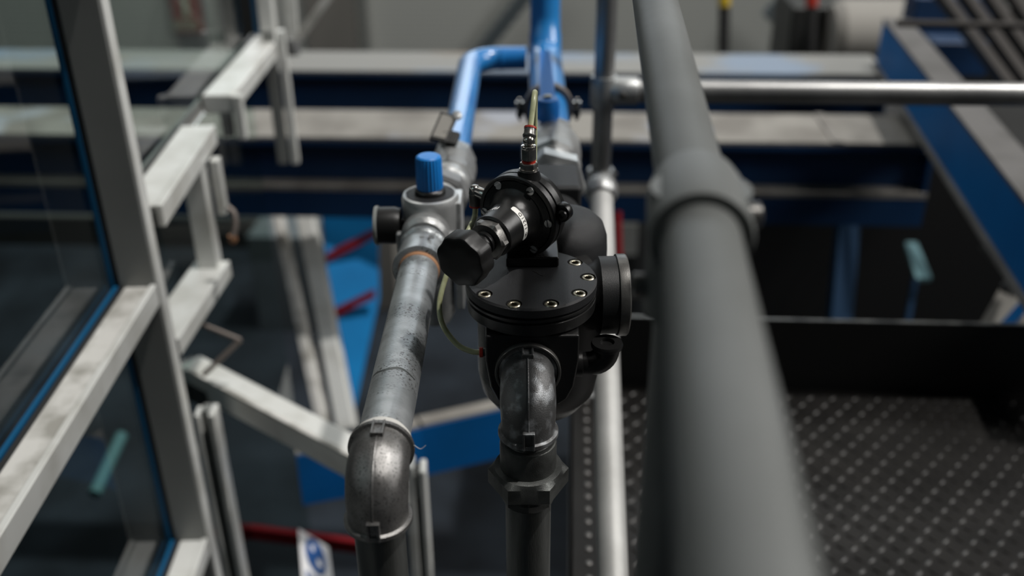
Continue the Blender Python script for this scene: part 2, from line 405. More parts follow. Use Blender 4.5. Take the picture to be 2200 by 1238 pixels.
# sloping tube from the collar to the camera
sa_ = P(1292, 412, 1.86); sb_ = P(1317, 1238, 1.35); sb2 = sa_+(sb_-sa_)*1.5
sr = thing('handrail_tube', 'pale galvanised tube sloping down beside the walkway edge behind the black valve', 'handrail', sb2)
b = MB(); b.sweep([sa_, sb2], .0215, 36); b.build('tube', 'galv_far', sr)
b = MB(); b.ring([(.0215, -.018), (.029, -.018), (.0315, -.008), (.0315, .006), (.027, .016), (.0215, .018)], sa_+(sb_-sa_).normalized()*.0, (sb_-sa_), 36); b.build('end_socket', 'galv_cast', sr)

# ================================================================== elbow helper
def elbow(par, corner, d0, d1, A, rb, rr, R, m, lugs=True, name='elbow'):
    """90 degree threaded elbow: body radius rb, rim radius rr"""
    p0 = corner+d0*A; p1 = corner+d1*A
    path = arc(p0, corner, p1, R, 16); n = len(path)
    pts = [p0, p0-d0*.0010, p0-d0*.0052, p0-d0*.0062] + path[1:-1] + [p1-d1*.0062, p1-d1*.0052, p1-d1*.0010, p1]
    rad = [rr*.97, rr, rr, rb*1.01] + [rb*(1+.035*math.sin(PI*i/(n-3))) for i in range(n-2)] + [rb*1.01, rr, rr, rr*.97]
    b = MB(); b.sweep(pts, rad, 56); e = b.build(name, m, par, ang=32)
    out = -(d0+d1).normalized()
    # mould seam on the outer side
    sp = []
    for i in range(4, len(pts)-4):
        t = (pts[i+1]-pts[i-1]).normalized(); nn = (out - t*out.dot(t)).normalized(); sp.append(pts[i]+nn*(rad[i]-.0001))
    b = MB(); b.sweep(sp, .0009, 8); b.build('mould_seam', m, e)
    if lugs:
        for (p, d, o_) in ((p0, d0, d1), (p1, d1, d0)):
            nn = -o_; c = p - d*.0105 + nn*(rb+.001); side = d.cross(nn)
            b = MB()
            for q in (-1, 1): b.box(c+side*q*.0048, (.0022, .020, .0055), (side, d, nn))
            b.box(c-nn*.0007, (.0095, .020, .0030), (side, d, nn))
            b.box(c-d*.0095, (.0118, .002, .0055), (side, d, nn))
            b.build('lug', m, e, bevel=.0006)
    return e

# ================================================================== left pipe run
XLp = -.1205
Lc = W(XLp, .672, .544)                                     # corner of the elbow
def LP(d, p=.544): return Lc + PY*(d-.672) + Z*(.544-p)
R48 = .02415
lp = thing('steel_pipe', 'scratched galvanised pipe running from the dark elbow up to the silver regulator', 'pipe', LP(.9))
b = MB(); b.sweep([LP(.705), LP(.80), LP(.9), LP(1.0), LP(1.10)], R48, 56); b.build('tube', 'galv', lp)
b = MB(); b.ring([(R48, -.008), (R48+.0040, -.008), (R48+.0034, .000), (R48, .006)], LP(.725), PY, 48); o = b.build('thread_tape', 'tape_white', lp); o['label'] = 'white thread seal tape'
b = MB(); b.ring([(R48, -.0035), (R48+.0008, -.003), (R48+.0014, .003), (R48, .006)], LP(1.0695), PY, 48); o = b.build('hemp_seal', 'tape', lp); o['label'] = 'orange brown joint sealant'
b = MB(); c = LP(.812); n_ = 20; vs = []; fs = []
for i in range(n_+1):
    a = -1.1+2.2*i/n_; w_ = .0016*(1-(a/1.15)**2)+.0003
    for dy in (-w_, w_): vs.append(c + PX*(math.sin(a)*(R48+.00015)) + Z*(math.cos(a)*(R48+.00015)) + PY*(dy+.0015*math.sin(5*a)))
for i in range(n_): fs.append((2*i, 2*i+1, 2*i+3, 2*i+2))
o = b.add(vs, fs).build('scuff_ring', 'pipe_dark', lp); o['label'] = 'dark scuffed ring on the pipe'
el = thing('pipe_elbow', 'shiny dark cast elbow turning the scratched pipe downward', 'pipe fitting', Lc)
elbow(el, Lc, PY, -Z, .046, .0272, .0304, .033, 'cast', name='elbow_body')
b = MB(); b.sweep(bez([LP(.715)+PX*.0300+Z*.004, LP(.712)+PX*.036+Z*.002, LP(.712)+PX*.041+Z*.006]), .0002, 6); o = b.build('hemp_fibre', 'ptfe', el)
o['label'] = 'loose pale fibre'
lv = thing('steel_pipe', 'dark pipe dropping straight down under the shiny cast elbow', 'pipe', LP(.672, 1.6))
b = MB(); b.sweep([LP(.672, .575), LP(.672, 4.25)], .0228, 48); b.build('tube', 'pipe_dark', lv)
# coupling
cg = thing('pipe_coupling', 'galvanised socket joining the scratched pipe to the silver regulator', 'pipe fitting', LP(1.10))
b = MB(); b.ring([(R48, -.0), (.0292, -.0), (.0325, .0015), (.0325, .0075), (.0300, .010), (.0292, .052), (.0318, .055), (.0318, .062), (.029, .064), (R48, .064)], LP(1.072), PY, 56)
cb_ = b.build('socket_body', 'galv', cg)
b = MB()
q = LP(1.105)+Z*.0296
b.box(q+PX*.002, (.006, .002, .0016), (PX, PY, Z)); b.box(q+PX*.011, (.002, .009, .0016), (PX, PY, Z)); b.box(q+PX*.014+PY*.003, (.006, .002, .0016), (PX, PY, Z)); b.box(q+PX*.014-PY*.003, (.006, .002, .0016), (PX, PY, Z)); b.box(q+PX*.0165-PY*.001, (.002, .005, .0016), (PX, PY, Z))
b.build('cast_mark', 'galv_cast', cb_)

# regulator
rc = LP(1.20)+PX*.005+Z*.006
rg = thing('pressure_regulator', 'silver air regulator with blue adjusting knob and black gauge on the left pipe', 'regulator', rc)
b = MB()
b.lathe([(.033, -.036), (.0368, -.030), (.038, .028), (.0378, .034), (.0362, .038), (.033, .039), (.0325, .0375)], rc+Z*.004, Z, 64)
b.build('body', 'silver', rg, ang=45)
b = MB(); b.box(rc-PX*.002-PY*.040-Z*.010, (.082, .012, .030), (PX, PY, Z)); b.build('end_plate', 'galv_cast', rg, bevel=.003)
b = MB(); b.lathe([(.0, -.014), (.030, -.014), (.032, -.010), (.032, .006), (.027, .012), (.022, .013)], rc-PY*.046-PX*.004-Z*.0, -PY, 48); b.build('port_hub', 'galv_cast', rg)
b = MB(); b.box(rc+PX*.036-Z*.045+PY*.01, (.010, .050, .16), (PX, PY, Z)); b.build('side_bracket', 'silver', rg, bevel=.002)
b = MB(); b.lathe([(.027, .0), (.028, -.05), (.027, -.10), (.020, -.115), (.0, -.118)], rc-Z*.034, Z, 40); o = b.build('filter_bowl', 'galv_cast', rg)
top = rc+Z*.0425
b = MB(); b.ring([(.014, 0), (.0318, 0), (.0310, .0018), (.029, .0022), (.014, .0022)], top-Z*.001, Z, 56); b.build('bonnet_plate', 'black_cover', rg)
b = MB(); b.lathe([(.0205, 0), (.0205, .004), (.019, .007), (.016, .009)], top, Z, 48); b.build('knob_collar', 'black_gloss', rg)
b = MB()
prof = [(.0168, 0), (.0172, .002), (.0166, .040), (.0160, .0435), (.0135, .0452), (0, .0456)]
kb = MB(); kb.lathe(prof, top+Z*.008, Z, 96)
for i, v in enumerate(kb.v):
    ring_ = i//96
    if ring_ in (1, 2): 
        a = 2*PI*(i % 96)/96; c = top+Z*.008; r_ = Vector((v.x-c.x, v.y-c.y, 0)); kb.v[i] = v + r_*(.035*math.cos(a*24) )
kb.build('adjusting_knob', 'blue_knob', rg, ang=25)
gc = rc-PX*.052-PY*.012+Z*.002
b = MB(); b.lathe([(.0, -.002), (.0255, -.002), (.0262, .0), (.0262, .0022), (.0235, .003)], gc-PX*.020, PX, 56); ga = b.build('gauge_rim', 'grey_gauge', rg)
b = MB(); b.lathe([(.0245, 0), (.0250, .022), (.0225, .030), (.009, .032), (.0085, .045)], gc-PX*.018, PX, 56); b.build('gauge_case', 'knob', rg)

# fittings behind the regulator and little ball valve
XB = XLp+.012
bv = thing('ball_valve', 'grey ball valve with small dark lever at the foot of the bent blue pipe', 'valve', LP(1.45))
def LB(d): return LP(d)+PX*(.006+.012*min(1, max(0, (d-1.24)/.12)))
b = MB()
b.ring([(.020, 0), (.036, 0), (.0375, .003), (.0375, .020), (.034, .024), (.020, .024)], LB(1.235), PY, 48); b.build('rear_flange', 'galv_cast', bv)
b = MB(); b.ring([(.02, 0), (.030, 0), (.0315, .01), (.030, .028), (.02, .028)], LB(1.262), PY, 48); b.build('nipple', 'silver', bv)
b = MB(); b.lathe([(.033, 0, 8), (.0385, .003, 8), (.0385, .030, 8), (.034, .034, 8)], LB(1.292), PY, 48); b.build('union_nut', 'galv_cast', bv, ang=28)
b = MB(); b.lathe([(.028, 0), (.029, .012), (.033, .016, ), (.034, .03)], LB(1.326), PY, 40); b.build('union_tail', 'silver', bv)
b = MB(); b.lathe([(.030, 0, 8), (.0355, .004, 8), (.0355, .022, 8), (.0335, .026), (.0375, .045), (.0375, .055), (.0335, .072), (.0345, .078, 8), (.0345, .098, 8), (.029, .102, 8)], LB(1.362), PY, 48); vb = b.build('valve_body', 'galv_cast', bv, ang=28)
st = LB(1.43)+Z*.034-PX*.008
b = MB(); b.lathe([(.012, 0), (.012, .014), (.008, .016), (.008, .024)], st, Z, 24); b.build('stem', 'steel', bv)
b = MB()
LY = (PY*.80+Z*.50+PX*.28).normalized(); LX = (PX-LY*PX.dot(LY)).normalized(); LZ = LX.cross(LY)
LC = st+Z*.026-PX*.004+PY*.004
b.box(LC, (.028, .054, .005), (LX, LY, LZ)); b.box(LC+LX*.018-LY*.012-LZ*.006, (.018, .024, .010), (LX, LY, LZ))
lvp = b.build('lever', 'rubber', bv, bevel=.0015)
b = MB(); b.box(LC+LZ*.003, (.020, .044, .0014), (LX, LY, LZ)); o = b.build('worn_plate', 'wood', lvp); o['label'] = 'dusty grey lever top'
b = MB(); b.lathe([(.008, 0, 6), (.008, .006, 6), (.003, .007)], LC+LX*.013+LY*.026, LZ, 24); b.build('lever_nut', 'galv_cast', bv)
# bent blue pipe
c2 = LB(2.065)-PX*.003; XM = .070
mj = Vector((.0615+(c2.y-1.3)*.017-.030, c2.y, c2.z))
bp = thing('blue_pipe', 'slim blue pipe bending right to join the thick blue pipe', 'pipe', LB(1.7))
b = MB(); b.sweep(arc(LB(1.462), c2, mj - PX*.01, .062, 12), R48, 48); b.build('tube', 'blue_pipe', bp)
b = MB(); b.ring([(R48-.002, -.003), (R48+.0012, -.002), (R48+.0012, .002), (R48-.002, .003)], c2+PX*.066, PX, 40); b.build('weld_bead', 'blue_pipe', bp)
# thick blue pipe
def MP(d, p=.544): return Vector((.0615+(d-1.3)*.017, d, HC-p))
mb_ = thing('blue_pipe', 'thick blue pipe rising behind the black valve', 'pipe', MP(1.9))
b = MB(); b.sweep([MP(1.56), MP(1.99), MP(2.04), MP(2.08, .53), MP(2.10, .505)], [.0345]*5, 48); b.build('lower_tube', 'blue_pipe', mb_)
b = MB(); b.sweep([MP(2.065, .535), MP(2.10, .50), MP(2.11, .46), MP(2.11, -.6)], [.0325, .0325, .0322, .0322], 48); b.build('riser_tube', 'blue_pipe', mb_)
b = MB(); b.ring([(.030, -.003), (.0355, -.002), (.0355, .002), (.030, .003)], MP(2.085, .535), (0, .5, 1), 48); b.build('weld_bead', 'blue_face', mb_)
# clamp
ck = thing('pipe_clamp', 'brown steel pipe clamp with two bolts round the thick blue pipe', 'clamp', MP(1.72))
b = MB(); b.ring([(.0350, -.011), (.0450, -.011), (.0450, .011), (.0350, .011)], MP(1.72), PY, 56); b.build('band', 'rust', ck)
for sg in (-1, 1):
    q = MP(1.72)+PX*(.047*sg)
    b = MB(); b.box(q+PX*.003*sg-Z*.004, (.014, .022, .012), (PX, PY, Z)); e = b.build('ear', 'dark_grey', ck, bevel=.001)
    b = MB(); b.lathe([(.0075, 0, 6), (.0075, .008, 6), (.004, .008), (.004, .014), (.002, .015)], q+PX*.005*sg+Z*.003, Z, 24); b.build('bolt', 'nickel', e)
    b = MB(); b.lathe([(.0065, 0, 6), (.0065, .007, 6), (.003, .007), (.003, .014)], q+PX*.005*sg-Z*.010, -Z, 24); b.build('nut', 'steel_dark', e)
# big ball valve on the thick pipe
vv = thing('ball_valve', 'large grey ball valve with blue lever behind the black regulator', 'valve', MP(1.47))
b = MB(); b.lathe([(.040, 0, 8), (.0455, .004, 8), (.0455, .028, 8), (.0435, .034), (.0475, .055), (.0475, .085), (.0425, .105), (.0425, .112, 8), (.0425, .135, 8), (.036, .140, 8)], MP(1.415), PY, 56); b.build('valve_body', 'galv_cast', vv, ang=28)
b = MB(); b.lathe([(.036, 0, 6), (.0505, .004, 6), (.0505, .030, 6), (.040, .034, 6)], MP(1.345), PY, 48, rot=.25); b.build('union_nut', 'silver', vv, ang=28)
b = MB(); b.lathe([(.033, 0), (.034, .02), (.038, .024), (.038, .036)], MP(1.378), PY, 48); b.build('union_tail', 'galv_cast', vv)
b = MB(); b.lathe([(.031, 0), (.034, .003), (.034, .012), (.031, .016)], MP(1.330), PY, 48); b.build('union_ring', 'steel', vv)
hs = MP(1.515)+Z*.045-PX*.006
b = MB(); b.lathe([(.017, 0), (.019, .004), (.0195, .024), (.017, .034), (.010, .036), (.008, .036)], hs, Z, 36); hb = b.build('lever_hub', 'blue_lever', vv, ang=50)
b = MB(); b.lathe([(.0065, 0, 6), (.0065, .004, 6), (.0035, .0045)], hs+Z*.036, Z, 24); b.build('hub_nut', 'brass', hb)
b = MB(); q0 = hs+Z*.026+PY*.012
b.add(*(lambda pts: (pts, [(0, 1, 2, 3), (7, 6, 5, 4), (0, 4, 5, 1), (1, 5, 6, 2), (2, 6, 7, 3), (3, 7, 4, 0)]))(
    [q0-PX*.013, q0+PX*.013, q0+PX*.010+PY*.22+Z*.020, q0-PX*.010+PY*.22+Z*.020, q0-PX*.013+Z*.007, q0+PX*.013+Z*.007, q0+PX*.010+PY*.22+Z*.027, q0-PX*.010+PY*.22+Z*.027]))
b.build('lever', 'blue_lever', vv, bevel=.002)

# ================================================================== right pipe: elbow, union, drop
Cc = W(.0150, .797, .543)
PYc = Vector((0.0, 1, 0))
ce = thing('pipe_elbow', 'blackened scuffed elbow under the front port of the black valve', 'pipe fitting', Cc)
elbow(ce, Cc, PYc, -Z, .046, .0270, .0302, .033, 'cast_dark', name='elbow_body')
cd = thing('union_joint', 'large black hexagonal union nut under the scuffed elbow', 'pipe fitting', Cc-Z*.09)
u0_ = Cc-Z*.046
b = MB(); b.lathe([(.0235, .0), (.0245, -.003), (.0225, -.005), (.0245, -.007), (.0225, -.009), (.0245, -.011), (.0235, -.014)], u0_+Z*.003, Z, 48); b.build('thread', 'iron', cd)
b = MB(); b.lathe([(.025, .0), (.0282, -.001), (.0288, -.004), (.0288, -.040)], u0_-Z*.007, Z, 48); b.build('upper_collar', 'iron', cd)
b = MB(); b.lathe([(.030, 0), (.0345, -.0010), (.0415, -.0055, 6), (.0415, -.0225, 6), (.033, -.030, 6), (.030, -.032)], u0_-Z*.0385, Z, 96, rot=PI/6*0+0.0)
b.build('hex_nut', 'iron', cd, ang=24)
b = MB(); b.lathe([(.030, 0, 8), (.0295, -.012, 8), (.026, -.016)], u0_-Z*.066, Z, 48); b.build('lower_collar', 'iron', cd, ang=24)
cv = thing('steel_pipe', 'dark pipe dropping straight down under the black union nut', 'pipe', Cc-Z*.8)
b = MB(); b.sweep([u0_-Z*.074, Cc-Z*3.7], .0238, 48); b.build('tube', 'pipe_dark', cv)

# ================================================================== black valve
DC = W(.0200, .9035, .468)                                  # centre of the cover's top face
VR = .0685
vt = thing('unloader_valve', 'black cast valve body with round bolted cover and domed housing', 'valve', DC-Z*.1)
# cover with counterbored holes
b = MB(); b.lathe([(VR-.004, -.0125), (VR-.002, -.012), (VR, -.010), (VR, -.002), (VR-.002, 0)], DC, Z, 96)
cov = b.build('cover', 'black_cover', vt, ang=40)
cut = MB(); bpos = []
for i in range(10):
    a = math.radians(-90+18+36*i); q = DC+Vector((math.cos(a), math.sin(a), 0))*.0592; bpos.append(q)
    cut.lathe([(.0083, -.0045), (.0083, .01)], q, Z, 28)
co = cut.build('cutter', 'black', None)
md = cov.modifiers.new('holes', 'BOOLEAN'); md.operation = 'DIFFERENCE'; md.object = co; md.solver = 'EXACT'
co.parent = None
bpy.context.view_layer.update()
dg = bpy.context.evaluated_depsgraph_get(); nm = bpy.data.meshes.new_from_object(cov.evaluated_get(dg))
cov.modifiers.clear(); cov.data = nm; nm.shade_smooth(); nm.set_sharp_from_angle(angle=math.radians(40)); bpy.data.objects.remove(co)
proto = None
for q in bpos:
    if proto is None:
        b = MB(); b.lathe([(.0066, -.0045), (.0066, -.0010), (.0058, -.0002), (.0044, -.0002), (.0040, -.0008, 6), (.0040, -.0045, 6), (0, -.0046)], q, Z, 48)
        proto = b.build('cover_bolt', 'brass', vt, ang=30); q00 = q; proto['label'] = 'yellowed hexagon socket bolt'
    else:
        o = proto.copy(); scn.collection.objects.link(o); o.parent = vt; o.location = proto.location+(q-q00)
b = MB()
for (ax_, ay_, bx_, by_) in ((.022, .918, .026, .914), (.026, .914, .029, .909), (.029, .909, .033, .906)): b.bar((ax_, ay_, DC.z+.0001), (bx_, by_, DC.z+.0001), .0009, .0004)
b.build('gouge', 'rubber', cov, smooth=False)
b = MB(); b.lathe([(VR-.0085, -.036), (VR-.004, -.034), (VR-.001, -.031), (VR-.0005, -.0195), (VR-.003, -.0185), (VR-.003, -.0170), (VR-.0005, -.016), (VR-.0005, -.0135), (VR-.004, -.0122)], DC, Z, 96)
b.build('body_flange', 'black_gloss', vt, ang=40)
# port block
pf0 = W(.020, .84, 0)
def blk(xw0, xw1, p0, p1, y0, y1):
    zt, zb = HC-p0, HC-p1; cx = .020
    v = [(cx-xw1, y0, zb), (cx+xw1, y0, zb), (cx+xw1, y1, zb), (cx-xw1, y1, zb), (cx-xw0, y0, zt), (cx+xw0, y0, zt), (cx+xw0, y1, zt), (cx-xw0, y1, zt)]
    return v, [(0, 3, 2, 1), (4, 5, 6, 7), (0, 1, 5, 4), (1, 2, 6, 5), (2, 3, 7, 6), (3, 0, 4, 7)]
b = MB(); z0 = HC-.502
poly = [(-.0475, 0), (.0475, 0), (.0475, -.030), (.043, -.062), (.036, -.078), (.028, -.084), (-.028, -.084), (-.036, -.078), (-.043, -.062), (-.0475, -.030)]
b.prism(poly, (.020, .842, z0), (1, 0, 0), (0, 0, 1), -.08)
b.build('port_block', 'black_gloss', vt, bevel=.0025)
pt = W(.0155, .8375, .543)
b = MB(); b.ring([(.0306, .006), (.0335, .006), (.0338, .0), (.0330, -.0015), (.0312, -.0015), (.0306, .0)], pt, (0, 1, 0), 56); o = b.build('port_ring', 'steel_dark', vt)
b = MB(); b.lathe([(.0, -.0035), (.0304, -.0035), (.0304, -.0045)], pt, (0, -1, 0), 40); b.build('thread_sealant', 'iron', vt)
# belly
bc = W(.030, .965, .56)
b = MB(); b.lathe([(.060, .075), (.067, .06), (.070, .03), (.0705, 0), (.0705, -.055), (.066, -.080), (.052, -.100), (.030, -.111), (0, -.114)], bc, Z, 72)
b.build('lower_chamber', 'black_gloss', vt, ang=60)
# domed housing
dm = W(.0615, 1.035, .452)
b = MB(); b.lathe([(.050, -.14), (.0505, -.045), (.0495, -.028), (.045, -.014), (.035, -.0045), (.020, -.001), (0, 0)], dm, Z, 72)
b.build('domed_housing', 'black_cover', vt, ang=60)
# neck to the union
b = MB(); b.lathe([(.036, 0), (.038, .004), (.038, .12), (.035, .20), (.035, .262)], MP(1.07), PY, 48, ); b.build('outlet_neck', 'black_cover', vt)
b = MB(); b.box(MP(1.27)+Z*.006, (.070, .09, .080), (PX, PY, Z)); b.build('outlet_block', 'black_cover', vt, bevel=.006)
# side canister seen edge on
sc = W(.088, .935, .507)
b = MB(); b.lathe([(.030, -.02), (.036, .0), (.040, .004), (.0425, .006), (.0425, .024), (.0432, .0245), (.0432, .0345), (.0415, .036), (.028, .036), (.026, .033), (0, .033)], sc, (1, 0.03, 0), 72)
cn = b.build('side_canister', 'black', vt, ang=35)
b = MB(); b.ring([(.040, .0245), (.0445, .0248), (.0448, .026), (.0448, .0345), (.0436, .036), (.040, .036)], sc, (1, .03, 0), 72); o = b.build('end_band', 'steel_dark', cn); o['label'] = 'bare steel end band'
# small elbow under the canister
se = W(.102, .875, .565)
b = MB(); b.sweep(arc(W(.060, .885, .562), W(.100, .885, .562), W(.100, .885, .540), .016, 8), [.010, .0125]+[.0135]*8+[.0135, .0155], 28); sm = b.build('drain_elbow', 'black_gloss', vt, ang=50)
b = MB(); b.ring([(.008, -.003), (.0165, -.003), (.0172, 0), (.0160, .003), (.008, .003)], W(.100, .885, .539), Z, 28); b.build('elbow_rim', 'black_gloss', sm)
b = MB(); b.lathe([(.0150, 0), (.0150, .008), (.012, .009)], W(.066, .885, .562), (1, 0, 0), 24); b.build('elbow_collar', 'black_gloss', sm)

# ================================================================== pilot regulator on the cover
AX = Vector((-.510, -.860, -.052)).normalized(); AS = Z.cross(AX).normalized(); AU = AX.cross(AS).normalized()          # AS points to the right of the flange
F0 = W(.0055, .940, .4155)
pr = thing('pilot_regulator', 'black diaphragm regulator with octagonal hand knob mounted on the round cover', 'regulator', F0-Z*.05)
b = MB(); b.box(W(.022, .9575, .4622), (.056, .062, .0112)); b.build('base_block', 'black_gloss', pr, bevel=.0018)
b = MB()
for i, (dx, wd_) in enumerate([(-.008, .0012), (-.004, .0012), (0, .0025), (.004, .0012)]): b.box(W(.030+dx, .9268+.006, .4565), (wd_, .0035, .0008))
for i in range(5): b.box(W(.024+i*.004, .9268+.0015, .4565), (.0022, .0025, .0007))
b.build('cast_lettering', 'black_gloss', pr)
b = MB(); b.lathe([(.0448, -.0215), (.046, -.020), (.046, -.0115), (.0445, -.0105), (.0445, -.0095), (.046, -.0085), (.046, -.0015), (.0445, 0), (.0415, 0), (.0405, -.0015)], F0, AX, 96)
b.build('diaphragm_flange', 'black_gloss', pr, ang=30)
b = MB(); b.lathe([(.0402, -.0014), (.0402, .0002), (.033, .002), (.029, .006), (.0255, .011), (.0238, .017), (.0232, .030), (.0224, .049), (.0205, .0512)], F0, AX, 72)
bn = b.build('bonnet', 'black_gloss', pr, ang=30)
b = MB(); b.lathe([(.040, -.034), (.043, -.030), (.043, -.0215)], F0, AX, 64); b.build('rear_housing', 'black_gloss', pr)
b = MB(); b.lathe([(.0175, .050), (.0190, .0508), (.0218, .0530, 6), (.0218, .0600, 6), (.0185, .0625), (.0130, .0625)], F0, AX, 72, rot=.0); b.build('lock_nut', 'steel_dark', pr, ang=22)
b = MB(); b.lathe([(.0125, .060), (.0125, .068), (.0105, .069), (.0105, .078), (.0115, .079), (.0115, .094)], F0, AX, 40); b.build('spindle', 'black_gloss', pr)
kp = MB(); SG = 128; prof = [(.0200, .087), (.0262, .0885), (.0278, .091), (.0278, .1065), (.0265, .1095), (.0245, .1105), (.012, .1108), (0, .1108)]
kp.lathe(prof, F0, AX, SG)
ex, ey, ez = frame(AX)
for i, v in enumerate(kp.v):
    rg_ = i//SG; a = 2*PI*(i % SG)/SG + .20
    st_ = 2*PI/8; x = (a % st_)-st_/2; fac = (math.cos(st_/2)/math.cos(x))*1.035 - .012*math.cos(x*8)*0 ; fac = min(fac, 1.0); fac *= 1-.022*math.exp(-(x/.16)**2)
    d = v-F0; al = d.dot(ez); rad_ = d-ez*al; kp.v[i] = F0+ez*al+rad_*fac
kp.build('hand_knob', 'knob', pr, ang=30)
# flange screws
U = math.radians(0)
for i in range(6):
    a = math.radians(60*i+ 28)
    # in the flange plane: up is Z, right is AS
    q = F0 + (AS*math.sin(a)+AU*math.cos(a))*.0385 + AX*.0
    b = MB(); sl = (AS*math.cos(i*1.3+.4)+AU*math.sin(i*1.3+.4)); pe = AX.cross(sl)
    b.lathe([(.0042, -.001), (.0042, .0010)], q, AX, 24)
    for sg in (-1, 1):
        hp = []
        for k in range(13):
            t = math.radians(-90+18+ (180-36)*k/12); hp.append((.0042*math.sin(t), .0042*math.cos(t)))
        pts = [(x_, y_) for x_, y_ in hp]
        b.prism(pts, q+AX*.0009, sl*sg*1.0, (pe*sg), .0013)
    b.build('flange_screw', 'steel', pr, ang=35)
# right lug of the flange
lg = F0-AX*.014+AS*.046+Z*.010
b = MB(); b.lathe([(.0095, -.005), (.010, -.004), (.010, .004), (.0095, .005)], lg+AS*.001, AX, 32); b.box(lg-AS*.005-Z*.004, (.014, .010, .018), (AS, AX, Z)); lgo = b.build('side_lug', 'black_gloss', pr, bevel=.0008)
b = MB(); b.lathe([(.0055, 0), (.0055, .0030), (.0030, .0034), (.0030, .001), (0, .001)], lg+AS*.004+AX*.006, AX, 20); b.build('plug', 'black_gloss', lgo)
# bonnet label strip: wraps round the bonnet
def bon(al, ang, r):
    """point on the bonnet: al along the axis, ang from straight up towards the right"""
    return F0 + AX*al + (AU*math.cos(ang)+AS*math.sin(ang))*r
def rb_(al): return .0238 - (al-.017)*.045
def strip(al0, al1, a0, a1, off, n=24):
    b = MB(); vs = []; fs = []
    for i in range(n+1):
        a = a0+(a1-a0)*i/n
        ins = 0.
        if i == 0 or i == n: ins = (al1-al0)*.18
        for al in (al0+ins, al1-ins): vs.append(bon(al, a, rb_(al)+off))
    for i in range(n): fs.append((2*i, 2*i+1, 2*i+3, 2*i+2))
    m = len(vs)
    vs += [v-(v-(F0+AX*((v-F0).dot(AX)))).normalized()*.0004 for v in vs]
    fs += [tuple(m+q for q in reversed(f)) for f in fs]
    for i in range(n): fs += [(2*i, 2*i+2, m+2*i+2, m+2*i), (2*i+1, m+2*i+1, m+2*i+3, 2*i+3)]
    fs += [(0, m, m+1, 1), (2*n, 2*n+1, m+2*n+1, m+2*n)]
    b.add(vs, fs); return b
lbl = strip(.0190, .0256, math.radians(20), math.radians(118), .0005).build('type_label', 'ptfe', bn, ang=30)
lbl['label'] = 'white label strip with stamped letters'
def wrap_text(txt, size, al_base, ang_end, flip, parent, m, off=.0007, name='lettering'):
    """text laid round the bonnet, reading from the lower right up to the top"""
    cu = bpy.data.curves.new('t', 'FONT'); cu.body = txt; cu.size = size; cu.extrude = .00015; cu.space_character = 1.15
    to = bpy.data.objects.new('t', cu); scn.collection.objects.link(to); bpy.context.view_layer.update()
    me = bpy.data.meshes.new_from_object(to.evaluated_get(bpy.context.evaluated_depsgraph_get()))
    bpy.data.objects.remove(to)
    b = MB(); vs = []
    for v in me.vertices:
        al = al_base + v.co.y; r = rb_(al)+off+v.co.z; vs.append(bon(al, ang_end - v.co.x/.0215, r))
    b.add(vs, [tuple(p.vertices) for p in me.polygons])
    return b.build(name, m, parent, smooth=False)
wrap_text('1121D', .0058, .0202, math.radians(88), False, lbl, M['rubber'])
b = MB(); vs = []; fs = []
for i in range(24):
    a = 2*PI*i/24
    for rr_ in (.0017, .0022):
        vs.append(bon(.02225+rr_*math.cos(a), math.radians(101)+rr_*math.sin(a)/.0215, rb_(.022)+.0008))
for i in range(24): j = (i+1) % 24; fs.append((2*i, 2*i+1, 2*j+1, 2*j))
b.add(vs, fs).build('circle_mark', 'rubber', lbl, smooth=False)
wrap_text('P', .0030, .0211, math.radians(103.5), False, lbl, M['rubber'], name='circle_letter')
# printed frame mark further left
b = MB()
def dash(al0, a0, al1, a1, wd=.0003):
    p0 = bon(al0, math.radians(a0), rb_(al0)+.0002); p1 = bon(al1, math.radians(a1), rb_(al1)+.0002)
    nn = (p0-(F0+AX*al0)).normalized(); b.bar(p0, p1, wd*1.6, .0003, nn)
dash(.0275, -8, .0335, -8)
for k in range(3): dash(.0285+k*.0014, -12-k*0, .0285+k*.0014, -21)
for i in range(14):
    a = 2*PI*i/14; a2 = 2*PI*(i+1)/14
    dash(.0325+.0022*math.cos(a), -17+6*math.sin(a), .0325+.0022*math.cos(a2), -17+6*math.sin(a2))
dash(.0320, -21, .0330, -13)
dash(.0335, -26, .0338, -31); dash(.0340, -33, .0343, -37)
b.build('printed_mark', 'white', bn, smooth=False)

# push-in fittings and hoses
def fit(par, name, base, ax, parts):
    for nm_, prof, m in parts:
        prof = [(q_[0]*1.1,)+tuple(q_[1:]) for q_ in prof]
        b = MB(); b.lathe(prof, base, ax, 36); b.build(nm_, m, par, ang=28)
tf0 = F0-AX*.0115+Z*.0475+AS*.008
t1_ = thing('push_fitting', 'upright nickel elbow fitting with red rings on top of the black diaphragm flange', 'pipe fitting', tf0)
fit(t1_, '', tf0, Z, [('boss', [(.0125, -.008), (.0100, .001), (.0100, .0025)], 'black_gloss'),
                     ('hex_base', [(.0088, .0025), (.0088, .004), (.0080, .0045, 6), (.0086, .0055, 6), (.0086, .0095, 6), (.0080, .0105, 6), (.0060, .011)], 'nickel'),
                     ('lower_ring', [(.0062, .0105), (.0066, .0108), (.0066, .0128), (.0062, .013)], 'red'),
                     ('barrel', [(.0064, .0135), (.0070, .0142), (.0070, .0245), (.0068, .0255), (.0070, .0260), (.0070, .0285), (.0060, .0290)], 'nickel')])
hd = (PY*.62+Z*.78+PX*.12).normalized()
tb0 = tf0+Z*.0335
b = MB(); b.lathe([(0, -.0062), (.0035, -.0053), (.0057, -.0026), (.0063, 0), (.0057, .0026), (.0035, .0053), (0, .0062)], tb0, Z, 32); b.build('swivel_ball', 'nickel', t1_, ang=80)
